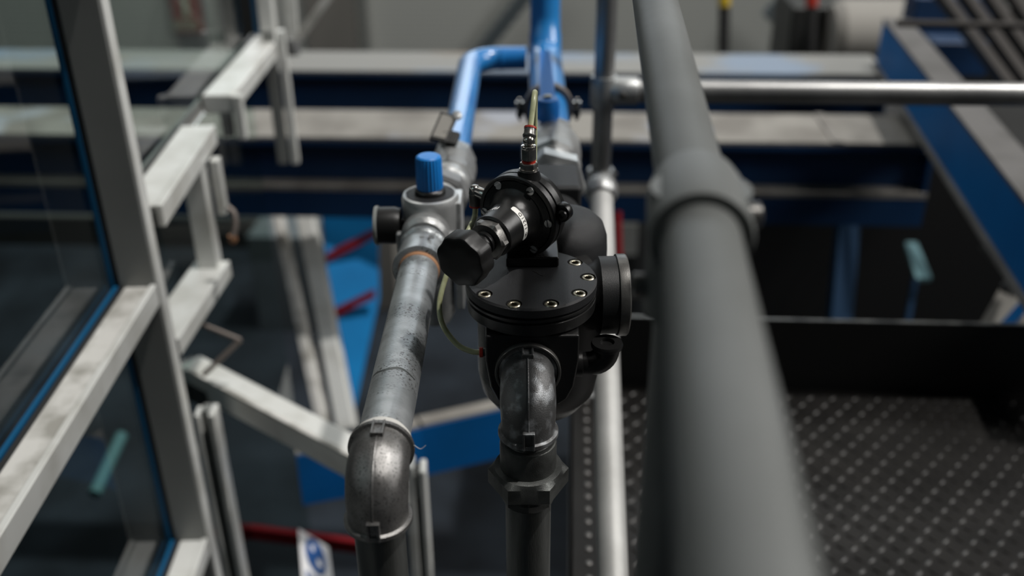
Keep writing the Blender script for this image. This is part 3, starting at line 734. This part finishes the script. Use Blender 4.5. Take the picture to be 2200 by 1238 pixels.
b = MB(); b.lathe([(.0050, .002), (.0066, .004), (.0070, .0055), (.0070, .0060), (.0060, .0075), (.0060, .0125)], tb0, hd, 32); b.build('upper_barrel', 'steel_dark', t1_, ang=40)
b = MB(); b.lathe([(.0060, .0125), (.0064, .0128), (.0064, .0148), (.0050, .0150)], tb0, hd, 32); b.build('upper_ring', 'red', t1_)
h0 = tb0+hd*.0145
hs_ = thing('air_hose', 'cloudy yellow hose looping up over the back from the upright fitting', 'hose', h0)
b = MB(); b.sweep(bez([h0, h0+hd*.014, h0+hd*.030+PX*.000, h0+hd*.040+PY*.006-Z*.004, h0+hd*.040+PY*.014-Z*.020, h0+hd*.038+PY*.016-Z*.060, h0+hd*.030+PY*.016-Z*.105]), .0030, 20); b.build('tube', 'hose', hs_)
# left elbow fitting
q = F0-AX*.011-AS*.046+Z*.011
t2_ = thing('push_fitting', 'nickel elbow fitting with red ring on the left side of the diaphragm flange', 'pipe fitting', q)
sd = (-AS*.9+Z*.12-AX*.1).normalized()
b = MB(); b.lathe([(.0060, -.004), (.0063, .0), (.0063, .0085), (.0058, .0095), (.0058, .0115)], q, sd, 28); b.build('arm', 'nickel', t2_, ang=30)
e0 = q+sd*.0135
b = MB(); b.lathe([(0, .007), (.004, .006), (.0062, .003), (.0064, 0), (.0068, -.001), (.0068, -.0035), (.0060, -.004)], e0, Z, 32); b.build('swivel_cap', 'nickel', t2_, ang=45)
b = MB(); b.lathe([(.0062, -.004), (.0066, -.005), (.0066, -.0165)], e0, Z, 32); b.build('barrel', 'steel_dark', t2_)
b = MB(); b.lathe([(.0067, -.0165), (.0067, -.0185), (.0050, -.0188)], e0, Z, 32); b.build('lower_ring', 'red', t2_)
# fitting on the port block
pe0 = PD(1030, 757, .885)
t3_ = thing('push_fitting', 'small dark fitting with red ring on the left side of the port block', 'pipe fitting', pe0)
b = MB(); b.lathe([(.0052, 0), (.0056, .0005), (.0056, .0035), (.005, .004)], pe0, (1, 0, 0), 28); b.build('collar_ring', 'red', t3_)
b = MB(); b.lathe([(.0045, .0035), (.0048, .012)], pe0, (1, 0, 0), 28); b.lathe([(.0060, .007, 6), (.0060, .0135, 6)], pe0, (1, 0, 0), 24); b.build('hex_body', 'iron', t3_, ang=28)
h1 = thing('air_hose', 'cloudy yellow hose curving down behind the octagonal knob to the port block', 'hose', pe0)
hp0 = e0-Z*.018
b = MB(); b.sweep(bez([hp0+Z*.004, hp0-Z*.012+PX*-.001, PD(1004, 500, .955), PD(978, 545, .95), PD(955, 605, .93), PD(944, 655, .915), PD(952, 700, .90), PD(982, 740, .89), PD(1012, 755, .886), pe0+Vector((.001, 0, 0))]), .0030, 20); b.build('tube', 'hose', h1)

# ================================================================== blue beams
def hbeam(label, ypix_front, ypix_back, d_drop, x0, x1, depth, mtop, lower=False, w2=True):
    h = HC-d_drop
    yf = None
    for tgt in (ypix_front, ypix_back):
        v = PH(1150, tgt, h); yy = v.y*math.cos(math.radians(3.4)) + v.x*math.sin(math.radians(3.4))
        yf = [yy] if yf is None else yf+[yy]
    y0, y1 = yf; cy = (y0+y1)/2; cx = (x0+x1)/2; L = x1-x0; wd_ = y1-y0
    t = thing('steel_beam', label, 'beam', wk(cx, cy, h-depth))
    b = MB(); b.box(wk(cx, cy, h-.006), (L, wd_, .012), (WX, WY, Z)); b.build('top_dust', mtop, t, smooth=False)
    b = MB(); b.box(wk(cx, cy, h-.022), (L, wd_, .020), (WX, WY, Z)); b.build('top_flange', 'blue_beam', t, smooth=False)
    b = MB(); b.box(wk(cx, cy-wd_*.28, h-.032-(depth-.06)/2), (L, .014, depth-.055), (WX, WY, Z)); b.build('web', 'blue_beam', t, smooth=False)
    b = MB(); b.box(wk(cx, cy, h-depth+.012), (L, wd_, .020), (WX, WY, Z)); b.build('bottom_flange', 'dust_dark', t, smooth=False)
    b = MB(); b.box(wk(cx, y0+.012, h-depth-.055), (L, .02, .11), (WX, WY, Z)); b.build('under_rail', 'blue_beam', t, smooth=False)
    return t, y0, y1, h
B2 = hbeam('nearer blue steel beam with dusty grey top spanning behind the pipes', 300, 240, 1.2, -3.4, 1.33, .215, 'dust')
B1 = hbeam('farther blue steel beam with worn grey and pale blue top', 155, 113, 1.2, -3.9, 1.42, .26, 'dust_blue')
# end plates on the right ends
for (B_, xx, nm_) in ((B2, 1.33, 1), (B1, 1.42, 2)):
    b = MB(); b.box(wk(xx-.008, (B_[1]+B_[2])/2, B_[3]-.13), (.016, (B_[2]-B_[1])*.96, .20), (WX, WY, Z)); b.build('end_plate', 'blue_beam', B_[0], smooth=False)
# joint lines on the near beam
b = MB(); b.box(wk(.98, (B2[1]+B2[2])/2, B2[3]+.002), (.035, (B2[2]-B2[1]), .006), (WX, WY, Z)); b.build('joint_strip', 'dust_dark', B2[0], smooth=False)
# diagonal beam on the right
hD = HC-.95
a0 = PH(1925, 40, hD); a1 = PH(2290, 480, hD)
dd = (a1-a0).normalized(); dn = dd.cross(Z)
dg_ = thing('steel_beam', 'blue diagonal steel beam with grey top at the right of the hall', 'beam', (a0+a1)/2-Z*.2)
b = MB(); b.bar(a0-Z*.006, a1+dd*.4-Z*.006, .105, .012); b.build('top_dust', 'dust_mid', dg_, smooth=False)
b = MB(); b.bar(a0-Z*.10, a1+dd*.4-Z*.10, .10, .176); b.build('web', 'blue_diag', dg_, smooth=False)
b = MB(); b.bar(a0-Z*.196-dn*.0, a1+dd*.4-Z*.196, .13, .014); b.build('bottom_flange', 'dust_dark', dg_, smooth=False)
q = P(2152, 452, 2.9)
b = MB(); b.lathe([(.012, -.004), (.012, .012)], a0+(a1-a0)*.86-dn*.050-Z*.10, -dn, 16); b.build('bolt_head', 'dark_grey', dg_)

# ================================================================== glazed screen on the left
GA = -.030
GY = Vector((math.sin(GA), math.cos(GA), 0)); GX = Vector((GY.y, -GY.x, 0))
GO = Vector((-.673, 1.64, 0))
def G(x, y, z): return GO + GX*x + GY*y + Z*z
GAX = (GX, GY, Z)
def gbox(par, name, m, x0, x1, y0, y1, z0, z1, bevel=0.):
    b = MB(); b.box(G((x0+x1)/2, (y0+y1)/2, (z0+z1)/2), (x1-x0, y1-y0, z1-z0), GAX)
    return b.build(name, m, par, bevel=bevel, smooth=bevel > 0)
zA = HC-.86; zB = HC-.69; zS = HC-.933
w1 = thing('window_1', 'tall glazed screen of grey and white aluminium profiles left of the walkway', 'window', G(-.04, 0, -1), kind='structure')
gbox(w1, 'mullion', 'alu_grey', -.070, -.001, 0, .030, -2.6, 2.4, .003)
gbox(w1, 'mullion_edge', 'alu', -.003, .003, .002, .036, -2.6, 2.4, .001)
gbox(w1, 'gasket', 'rubber', -.080, -.070, .004, .045, -2.6, 2.4)
gbox(w1, 'edge_strip', 'gasket', -.089, -.080, .000, .012, -2.6, 2.4)
def transom(h, m='alu'):
    tr = gbox(w1, 'transom', m, -.060, -.004, -1.9, -.001, h-.045, h, .004)
    gbox(tr, 'raised_lip', 'alu', -.012, .000, -1.9, -.001, h-.040, h+.004, .002)
    gbox(tr, 'gasket', 'rubber', -.070, -.061, -1.9, -.001, h-.04, h-.002)
    gbox(tr, 'edge_strip', 'gasket', -.080, -.072, -1.9, -.001, h-.04, h+.001)
transom(zA, 'alu_dirty'); transom(HC-1.49); transom(HC-.217)
def barh(par, name, m, pr0, pr1, h, wd, ht, bev=.004, off=0.):
    """level bar whose right upper edge runs through two sight lines at height h"""
    a_, c_ = PH(*pr0, h), PH(*pr1, h); d_ = (c_-a_).normalized(); n_ = d_.cross(Z)
    sh = -n_*(wd/2+off)-Z*(ht/2)
    b = MB(); b.bar(a_+sh, c_+sh, wd, ht); return b.build(name, m, par, bevel=bev)
zB = HC-.722; zS = HC-1.02
e0_, e1_, e2_, e3_ = (343, 441), (458, 268), (500, 203), (607, 72)
r1 = barh(w1, 'transom', 'alu', e0_, e1_, zB, .074, .045)
barh(r1, 'raised_lip', 'alu', e0_, e1_, zB+.003, .014, .045, .002, -.004)
barh(r1, 'groove', 'rubber', e0_, e1_, zB-.004, .008, .03, 0, .075)
r2 = barh(w1, 'transom', 'alu', e2_, e3_, zB+.006, .080, .050, .006)
barh(r2, 'groove', 'rubber', e2_, e3_, zB, .008, .03, 0, .081)
barh(r2, 'outer_lip', 'alu_grey', e0_, e3_, zB-.006, .008, .03, 0, .090)
q = PH(515, 205, zB)
b = MB(); b.box(q-Z*.055+GX*-.006, (.022, .030, .115), GAX); b.build('bracket', 'alu', w1, bevel=.003)
b = MB(); b.box(q-Z*.060-GX*.040, (.030, .020, .085), GAX); b.build('bracket', 'galv_cast', w1, bevel=.003)
q = PH(600, 75, zB)
b = MB(); b.box(q-GX*.030+Z*.85-GY*.0, (.045, .05, 1.8), GAX); b.build('mullion', 'alu', w1, bevel=.004)
b = MB(); b.box(q-GX*.062+Z*.85-GY*.0, (.014, .04, 1.8), GAX); b.build('edge_strip', 'gasket', w1)
b = MB(); b.box(PD(585, 150, q.y-.1)-Z*.09, (.032, .03, .42), GAX); b.build('post', 'alu_grey', w1, bevel=.003)
b = MB(); b.box(PD(612, 150, q.y-.1)-Z*.09, (.022, .03, .42), GAX); b.build('post', 'alu', w1, bevel=.003)
# panes
gbox(w1, 'glass_pane', 'glass', -.0905, -.0845, -1.9, -.002, zA+.002, HC-.262)
gbox(w1, 'glass_pane', 'glass', -.0905, -.0845, -1.9, -.002, HC-.217, 2.4)
gbox(w1, 'glass_pane', 'glass', -.0905, -.0845, -1.9, -.002, HC-1.49, zA-.045)
gbox(w1, 'glass_pane', 'glass', -.0905, -.0845, -1.9, -.002, -2.6, HC-1.535)
gbox(w1, 'glass_pane', 'glass', -.0905, -.0845, .05, 1.30, zB-.02, 2.4)
gbox(w1, 'glass_pane', 'glass', -.0905, -.0845, .05, 1.30, -2.6, zB-.05)
# hopper sash below the rail
s1 = thing('window_2', 'small white framed sash hung under the white rail beside the grey mullion', 'window', G(.05, .2, zS), kind='structure')
b0 = barh(s1, 'bottom_rail', 'alu', (380, 728), (491, 560), zS, .080, .04)
barh(b0, 'raised_lip', 'alu', (380, 728), (491, 560), zS+.003, .012, .04, .002, -.003)
q = PH(486, 566, zS)
zt = zB-.045
b = MB(); b.box((q.x-.036, q.y-.005, (zS+zt)/2), (.046, .045, zt-zS), GAX); b.build('side_stile', 'alu', s1, bevel=.003)
b = MB(); b.box((q.x+.006, q.y+.02, (zS+zt)/2+.06), (.020, .03, zt-zS-.12), GAX); b.build('side_stile', 'alu', s1, bevel=.003)
b = MB(); c = P(497, 480, 2.15)
b.sweep(bez([P(489, 445, 2.12), P(503, 460, 2.12), P(506, 485, 2.12), P(500, 512, 2.12)]), .0065, 14)
hk = b.build('latch_hook', 'rust', s1); b = MB(); b.lathe([(.009, 0), (.010, .012), (.006, .018)], P(499, 506, 2.12), -Z, 16); o = b.build('latch_tip', 'tape', hk); o['label'] = 'rusty orange latch tip'
# lower frame
q0 = P(405, 775, 2.36); q1 = P(885, 1022, 1.96); q1.z = q0.z
lf = thing('window_3', 'lower white aluminium frame with diagonal rail and two posts under the sash', 'window', (q0+q1)/2-Z*.5, kind='structure')
dv = (q1-q0).normalized()
b = MB(); b.bar(q0-Z*.03, q1-Z*.03, .066, .06); b.build('rail', 'alu', lf, bevel=.004)
b = MB(); b.bar(q0+dv*.02+Z*.002+dv.cross(Z)*.026, q1+Z*.002+dv.cross(Z)*.026, .012, .006); b.build('rail_lip', 'alu_dirty', lf, bevel=.002)
pq = P(452, 880, 2.20)
b = MB(); b.box((pq.x+.006, pq.y, pq.z-1.0), (.014, .050, 2.0), GAX); b.build('post', 'alu', lf, bevel=.003)
b = MB(); b.box((pq.x-.012, pq.y+.01, pq.z-1.0), (.018, .03, 2.0), GAX); b.build('post', 'alu_grey', lf, bevel=.002)
b = MB(); b.box((pq.x-.027, pq.y-.004, pq.z-1.0), (.010, .040, 2.0), GAX); b.build('post', 'alu', lf, bevel=.003)
pq2 = P(880, 1000, 1.965)
b = MB(); b.box((pq2.x, pq2.y, pq2.z-1.0), (.020, .045, 2.02), GAX); b.build('post', 'alu', lf, bevel=.004)
b = MB(); b.box((pq2.x+.026, pq2.y, pq2.z-1.0), (.014, .045, 2.0), GAX); b.build('post', 'alu', lf, bevel=.004)
b = MB(); b.box((pq2.x+.0145, pq2.y+.01, pq2.z-1.0), (.012, .02, 1.98), GAX); b.build('gasket', 'rubber', lf)
b = MB(); b.box(P(440, 835, 2.34)-Z*.01, (.085, .05, .055), (dv, Z.cross(dv), Z)); b.build('hinge_block', 'dark_grey', lf, bevel=.004)
b = MB(); b.box(P(455, 842, 2.30), (.05, .012, .03), (dv, Z.cross(dv), Z)); b.build('hinge_leaf', 'rust', lf, bevel=.002)
b = MB(); b.sweep([P(392, 682, 2.20), P(440, 700, 2.2), P(517, 731, 2.2)], .0055, 14); b.sweep([P(517, 731, 2.2), P(480, 765, 2.2), P(437, 806, 2.2)], .0058, 14)
st2 = b.build('window_stay', 'rust'); tag(st2, 'bent brown steel window stay hanging over the white rail', 'window stay')
# V shaped struts at the top
vs_ = thing('strut_bracket', 'V shaped pair of grey struts above the far end of the white rail', 'bracket', P(632, 92, 3.1))
b = MB(); b.bar(P(620, -60, 3.0), P(630, 90, 3.1), .036, .02, (0, 1, 0)); b.build('strut', 'alu', vs_, bevel=.003)
b = MB(); b.bar(P(745, -60, 3.0), P(636, 90, 3.1), .026, .02, (0, 1, 0)); b.build('strut', 'alu_dirty', vs_, bevel=.003)
b = MB(); b.lathe([(.02, -.02), (.022, 0), (.018, .03)], P(630, 104, 3.1), Z, 20); b.build('knuckle', 'galv_cast', vs_)

# ================================================================== things below and behind
# blue guard panel with red stripes
def slab(name, pts, th, m, par=None):
    """flat plate through pixel points given as (px, py, z)"""
    P3 = [P(*p) for p in pts]; nrm = (P3[1]-P3[0]).cross(P3[2]-P3[0]).normalized()
    if nrm.dot(P3[0]-CAM) < 0: nrm = -nrm
    o = P3[0]; ex = (P3[1]-P3[0]).normalized(); ey = nrm.cross(ex)
    poly = [((p-o).dot(ex), (p-o).dot(ey)) for p in P3]
    b = MB(); n = len(poly); vs = [o+ex*x+ey*y for x, y in poly] + [o+ex*x+ey*y+nrm*th for x, y in poly]
    b.add(vs, [tuple(range(n)), tuple(range(2*n-1, n-1, -1))]+[(i, n+i, n+(i+1) % n, (i+1) % n) for i in range(n)])
    return b.build(name, m, par, smooth=False)
gp = thing('machine_guard', 'blue machine guard panel with two diagonal red stripes', 'machine guard', P(770, 900, 4.6)-Z*.5)
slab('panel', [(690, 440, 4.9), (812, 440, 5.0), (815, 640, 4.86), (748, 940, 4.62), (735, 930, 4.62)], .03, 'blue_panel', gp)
def on_panel(x, y): # depth of the panel at a pixel, slightly in front
    return 4.9 - (y-440)*.00060 - .02
for (xa, ya, xb, yb) in ((702, 553, 806, 500), (716, 673, 806, 630)):
    slab('stripe', [(xa, ya-10, on_panel(xa, ya)), (xb, yb-10, on_panel(xb, yb)), (xb, yb+10, on_panel(xb, yb)), (xa, ya+10, on_panel(xa, ya))], .01, 'red_band', gp)
# two tall pale posts
for i, (xa, xb, wd_, lab) in enumerate(((664, 744, .075, 'pale grey tall post leaning beside the blue guard panel'), (602, 694, .04, 'pale grey tall post left of the one against the blue guard panel'))):
    b = MB(); b.bar(P(xa-18, 400, 4.3), P(xb+4, 925, 3.95), wd_, .05, (0, 1, 0)); o = b.build('tall_post', ('alu', 'alu_dirty')[i], bevel=.004)
    tag(o, lab, 'post')
# bent blue beam under the pipes
bb_ = thing('guard_beam', 'bent blue beam with grey top edge below the elbows', 'beam', P(860, 980, 3.1)-Z*.3)
pts = [P(640, 985, 2.9), P(800, 950, 2.95), P(900, 905, 3.0), P(1100, 868, 3.1)]
for p_ in pts: p_.z = pts[2].z
for i in range(3):
    a_, c_ = pts[i], pts[i+1]; dv_ = (c_-a_).normalized()
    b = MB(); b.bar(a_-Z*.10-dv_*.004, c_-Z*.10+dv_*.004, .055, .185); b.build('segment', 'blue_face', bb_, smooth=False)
    b = MB(); b.bar(a_-Z*.004-dv_*.004, c_-Z*.004+dv_*.004, .050, .010); b.build('top_edge', 'dust', bb_, smooth=False)
# red barrier strip with sign
rb0 = P(488, 1136, 2.9); rb1 = P(800, 1178, 2.9)
b = MB(); b.bar(rb0, rb1, .02, .042, Z); o = b.build('barrier_strip', 'red_band', smooth=False); tag(o, 'dark red barrier strip crossing behind the white posts at the bottom', 'barrier')
sgn = thing('safety_sign', 'white sign with blue round pictogram hanging on the red barrier strip', 'sign', P(678, 1200, 2.8))
sq = [(641, 1136, 2.86), (706, 1176, 2.74), (716, 1290, 2.44), (650, 1256, 2.56)]
s0, s1_, s3 = P(*sq[0]), P(*sq[1]), P(*sq[3]); su = (s1_-s0); sv = (s3-s0); sn = su.cross(sv).normalized()
if sn.dot(s0-CAM) > 0: sn = -sn
def onsign(u, v, k=.002): return s0+su*u+sv*v+sn*k
b = MB(); vs = [onsign(u, v, k) for k in (0, -.004) for u, v in ((0, 0), (1, 0), (1, 1), (0, 1))]
b.add(vs, [(0, 1, 2, 3), (7, 6, 5, 4), (0, 4, 5, 1), (1, 5, 6, 2), (2, 6, 7, 3), (3, 7, 4, 0)]); b.build('plate', 'white', sgn, smooth=False)
b = MB(); n_ = 32; vs = [onsign(.52+.33*math.cos(2*PI*i/n_), .34+.31*math.sin(2*PI*i/n_)) for i in range(n_)]; b.add(vs, [tuple(range(n_))]); b.build('pictogram_disc', 'sign_blue', sgn, smooth=False)
for (u, v, ru, rv) in ((.44, .24, .06, .06), (.62, .45, .08, .07)):
    b = MB(); vs = [onsign(u+ru*math.cos(2*PI*i/12), v+rv*math.sin(2*PI*i/12), .004) for i in range(12)]; b.add(vs, [tuple(range(12))]); b.build('pictogram_mark', 'white', sgn, smooth=False)
b = MB()
for k in range(5):
    u = .14+.16*k; b.add([onsign(u, .72), onsign(u+.10, .72), onsign(u+.10, .84), onsign(u, .84)], [(0, 1, 2, 3)])
    if k < 4: b.add([onsign(u+.06, .90), onsign(u+.16, .90), onsign(u+.16, .99), onsign(u+.06, .99)], [(0, 1, 2, 3)])
b.build('blurred_lettering', 'sign_blue', sgn, smooth=False)
b = MB(); b.sweep([P(203, 1062, 3.4), P(262, 935, 3.6)], .022, 16); o = b.build('reflection_rod', 'cyan'); tag(o, 'pale blue green rod standing in for a reflection in the glass between the two transoms', 'rod')  # solid rod added in place of a pale reflection in the pane
# things on the lower floor
for (x0, y0_, wx, h_, m, nm_, lab, cat) in (
    (-2.35, 7.5, .55, .9, 'door_grey', 'floor_cabinet', 'grey blue cabinet on the lower floor behind the latch', 'cabinet'),
    (-1.75, 7.9, .55, 1.0, 'wood', 'storage_box', 'brownish tall box on the lower floor against the far wall', 'box'),
    (.55, 7.6, .6, .75, 'dark_grey', 'dark_block', 'dark machine block on the lower floor behind the walkway post', 'machine')):
    b = MB(); b.box(wk(x0, y0_, LOW+h_/2), (wx, .6, h_), (WX, WY, Z)); o = b.build(nm_, m, bevel=.01); tag(o, lab, cat)
b = MB(); b.box(wk(2.55, 5.0, HC-2.95), (4.2, 1.0, 2.7), (WX, WY, Z)); o = b.build('dark_block', 'toe', bevel=.02); tag(o, 'large black block added to keep the space under the beams at the right dark', 'machine')  # black block added to darken the space above the sunlit lower floor
b = MB(); b.sweep([P(1327, 455, 3.3), P(1330, 560, 3.3)], .013, 16); o = b.build('red_post', 'red_band'); tag(o, 'short dark red post end just right of the sloping galvanised tube', 'post')
# wall items at the top
wd2 = 8.83
def wallpt(px, py): 
    v = P(px, py, 1)-CAM; n_ = WY; t = (wk(0, wd2).dot(n_)-CAM.dot(n_))/v.dot(n_); return CAM+v*t
def wplate(name, x0, y0_, x1, y1_, th, m, par=None, off=0.):
    a_ = wallpt(x0, y0_); c_ = wallpt(x1, y1_); cx = (a_+c_)/2-WY*off
    b = MB(); b.box(cx, (abs((c_-a_).dot(WX)), th, abs(c_.z-a_.z)), (WX, WY, Z)); return b.build(name, m, par, smooth=False)
d1 = wplate('door_1', 355, -120, 452, 108, .04, 'door_grey'); tag(d1, 'grey blue door leaf in the far ribbed wall behind the glass', 'door', kind='structure')
fs_ = thing('wall_sign', 'red emergency sign with pale upright symbol on the grey blue door', 'sign', wallpt(400, 66))
wplate('plate', 362, -60, 442, 66, .02, 'sign_red', fs_, .05)
wplate('symbol', 388, -50, 412, 34, .02, 'sign_pale', fs_, .062)
b = MB()
for k in range(3): 
    a_ = wallpt(376, 42+k*7); c_ = wallpt(430, 45+k*7); b.box((a_+c_)/2-WY*.062, (abs((c_-a_).dot(WX)), .01, .012), (WX, WY, Z))
b.build('text_lines', 'sign_pale', fs_, smooth=False)
wc = wplate('wall_post', 776, -150, 800, 118, .12, 'alu_grey', None, .05); tag(wc, 'pale upright post dividing the far ribbed wall', 'post')
wc = wplate('wall_dark_panel', 640, -150, 772, 116, .04, 'wood', None, .03); wc.name = 'wall_panel'; tag(wc, 'dark brownish grey panel on the far wall behind the V struts', 'panel')  # dark brownish grey panel in front of the far wall
wc = wplate('wall_panel', 455, -150, 560, 100, .04, 'dark_grey', None, .03); tag(wc, 'dark green grey panel beside the door in the far wall', 'panel')
# barrier poles
for (px, col, lab) in ((1556, 'yellow', 'thin black pole with yellow top standing behind the far beam'), (1744, 'red', 'thin black pole with red top standing behind the far beam')):
    t = thing('barrier_pole', lab, 'pole', P(px, 118, 6.0))
    b = MB(); b.sweep([P(px-2, 150, 6.0), P(px, 12, 5.9)], .034, 20); b.build('pole', 'toe', t)
    b = MB(); b.sweep([P(px, 13, 5.9), P(px, -40, 5.85)], .036, 20); b.build('cap', col, t)
# diagonal bars at far wall; the first is a shadow built as a bar
b = MB(); b.bar(wallpt(1020, 118)-WY*.3, wallpt(1200, -110)-WY*.3, .12, .06, (0, 1, 0)); o = b.build('wall_bar', 'door_grey', bevel=.005); tag(o, 'dark slanting bar standing in for a shadow on the far wall beside the thick blue pipe', 'brace')
b = MB(); b.bar(wallpt(1625, -20)-WY*.6, wallpt(1735, 90)-WY*.6, .16, .06, (0, 1, 0)); o = b.build('wall_bar', 'door_grey', bevel=.005); tag(o, 'dark slanting brace between the yellow and red topped poles', 'brace')
# dark machinery at the right end of the hall
mc = thing('dark_block', 'black machine housing behind the two barrier poles', 'machine', P(1700, 160, 6.8))
b = MB(); b.box(wk(2.35, 6.6, HC-1.60), (1.9, .6, .55), (WX, WY, Z)); b.build('housing', 'dark_grey', mc, bevel=.02)
b = MB(); b.lathe([(.20, 0), (.24, .05), (.24, .5), (.20, .55)], wk(1.62, 6.2, HC-1.50), WX, 32); b.build('drum', 'wood', mc)
# stack of dark bars in the top right corner
for i in range(6):
    o_ = i*52
    b = MB(); b.bar(P(1985+o_, -60, 4.2), P(2170+o_*1.0, 190+o_*.2, 3.7), .045, .045); o = b.build('steel_bar', 'steel_grating', bevel=.004)
    tag(o, 'dark slanting steel bar in the stack behind the diagonal blue beam', 'bar', 'slanting bars in the top right corner')
b = MB(); b.sweep([P(1928, 50, 3.1), P(2300, 57, 3.1)], .012, 16); o = b.build('thin_rod', 'steel_grating'); tag(o, 'thin dark rod lying across the diagonal blue beam', 'rod')
b = MB(); b.bar(P(1950, 28, 5.2), P(2120, 30, 5.2), .16, .20); o = b.build('blue_box_section', 'blue_beam', bevel=.01); tag(o, 'short dark blue box section behind the thin rod', 'beam')
b = MB(); b.bar(P(1990, 118, 4.6), P(2110, 120, 4.6), .16, .16); o = b.build('blue_box_section', 'blue_beam', bevel=.01); tag(o, 'dark blue box section under the thin rod beside the diagonal beam', 'beam')
# pale blue plate with stem in the dark pit
pp = thing('machine_plate', 'small pale blue plate on a dark stem in the dark gap above the toe board', 'machine part', P(1958, 700, 4.2))
slab('plate', [(1945, 520, 4.4), (1970, 520, 4.4), (2002, 597, 4.2), (1968, 600, 4.2)], .02, 'cyan', pp)
b = MB(); b.sweep([P(1966, 598, 4.22), P(1945, 720, 4.1)], .014, 12); b.build('stem', 'blue_dim', pp)
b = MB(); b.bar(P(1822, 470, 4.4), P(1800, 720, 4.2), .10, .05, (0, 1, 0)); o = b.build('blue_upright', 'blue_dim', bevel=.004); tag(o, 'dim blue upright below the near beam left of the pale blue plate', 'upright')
# bracket at the right edge
rb_t = thing('beam_bracket', 'brownish steel bracket with blue strut hanging under the diagonal blue beam', 'bracket', P(2160, 680, 2.7))
slab('plate', [(2080, 740, 2.72), (2165, 590, 2.72), (2230, 560, 2.7), (2230, 740, 2.66)], .02, 'wood', rb_t)
b = MB(); b.bar(P(2150, 712, 2.66), P(2260, 590, 2.62), .022, .02); b.build('strut', 'blue_face', rb_t, smooth=False)
b = MB(); b.bar(P(2120, 520, 2.75), P(2200, 610, 2.7), .035, .04); b.build('arm', 'dust_dark', rb_t, smooth=False)
b = MB(); b.lathe([(.018, -.01), (.018, .02)], P(2165, 618, 2.68), (0, -1, .3), 20); b.build('pivot', 'dark_grey', rb_t)
bpy.context.view_layer.update()
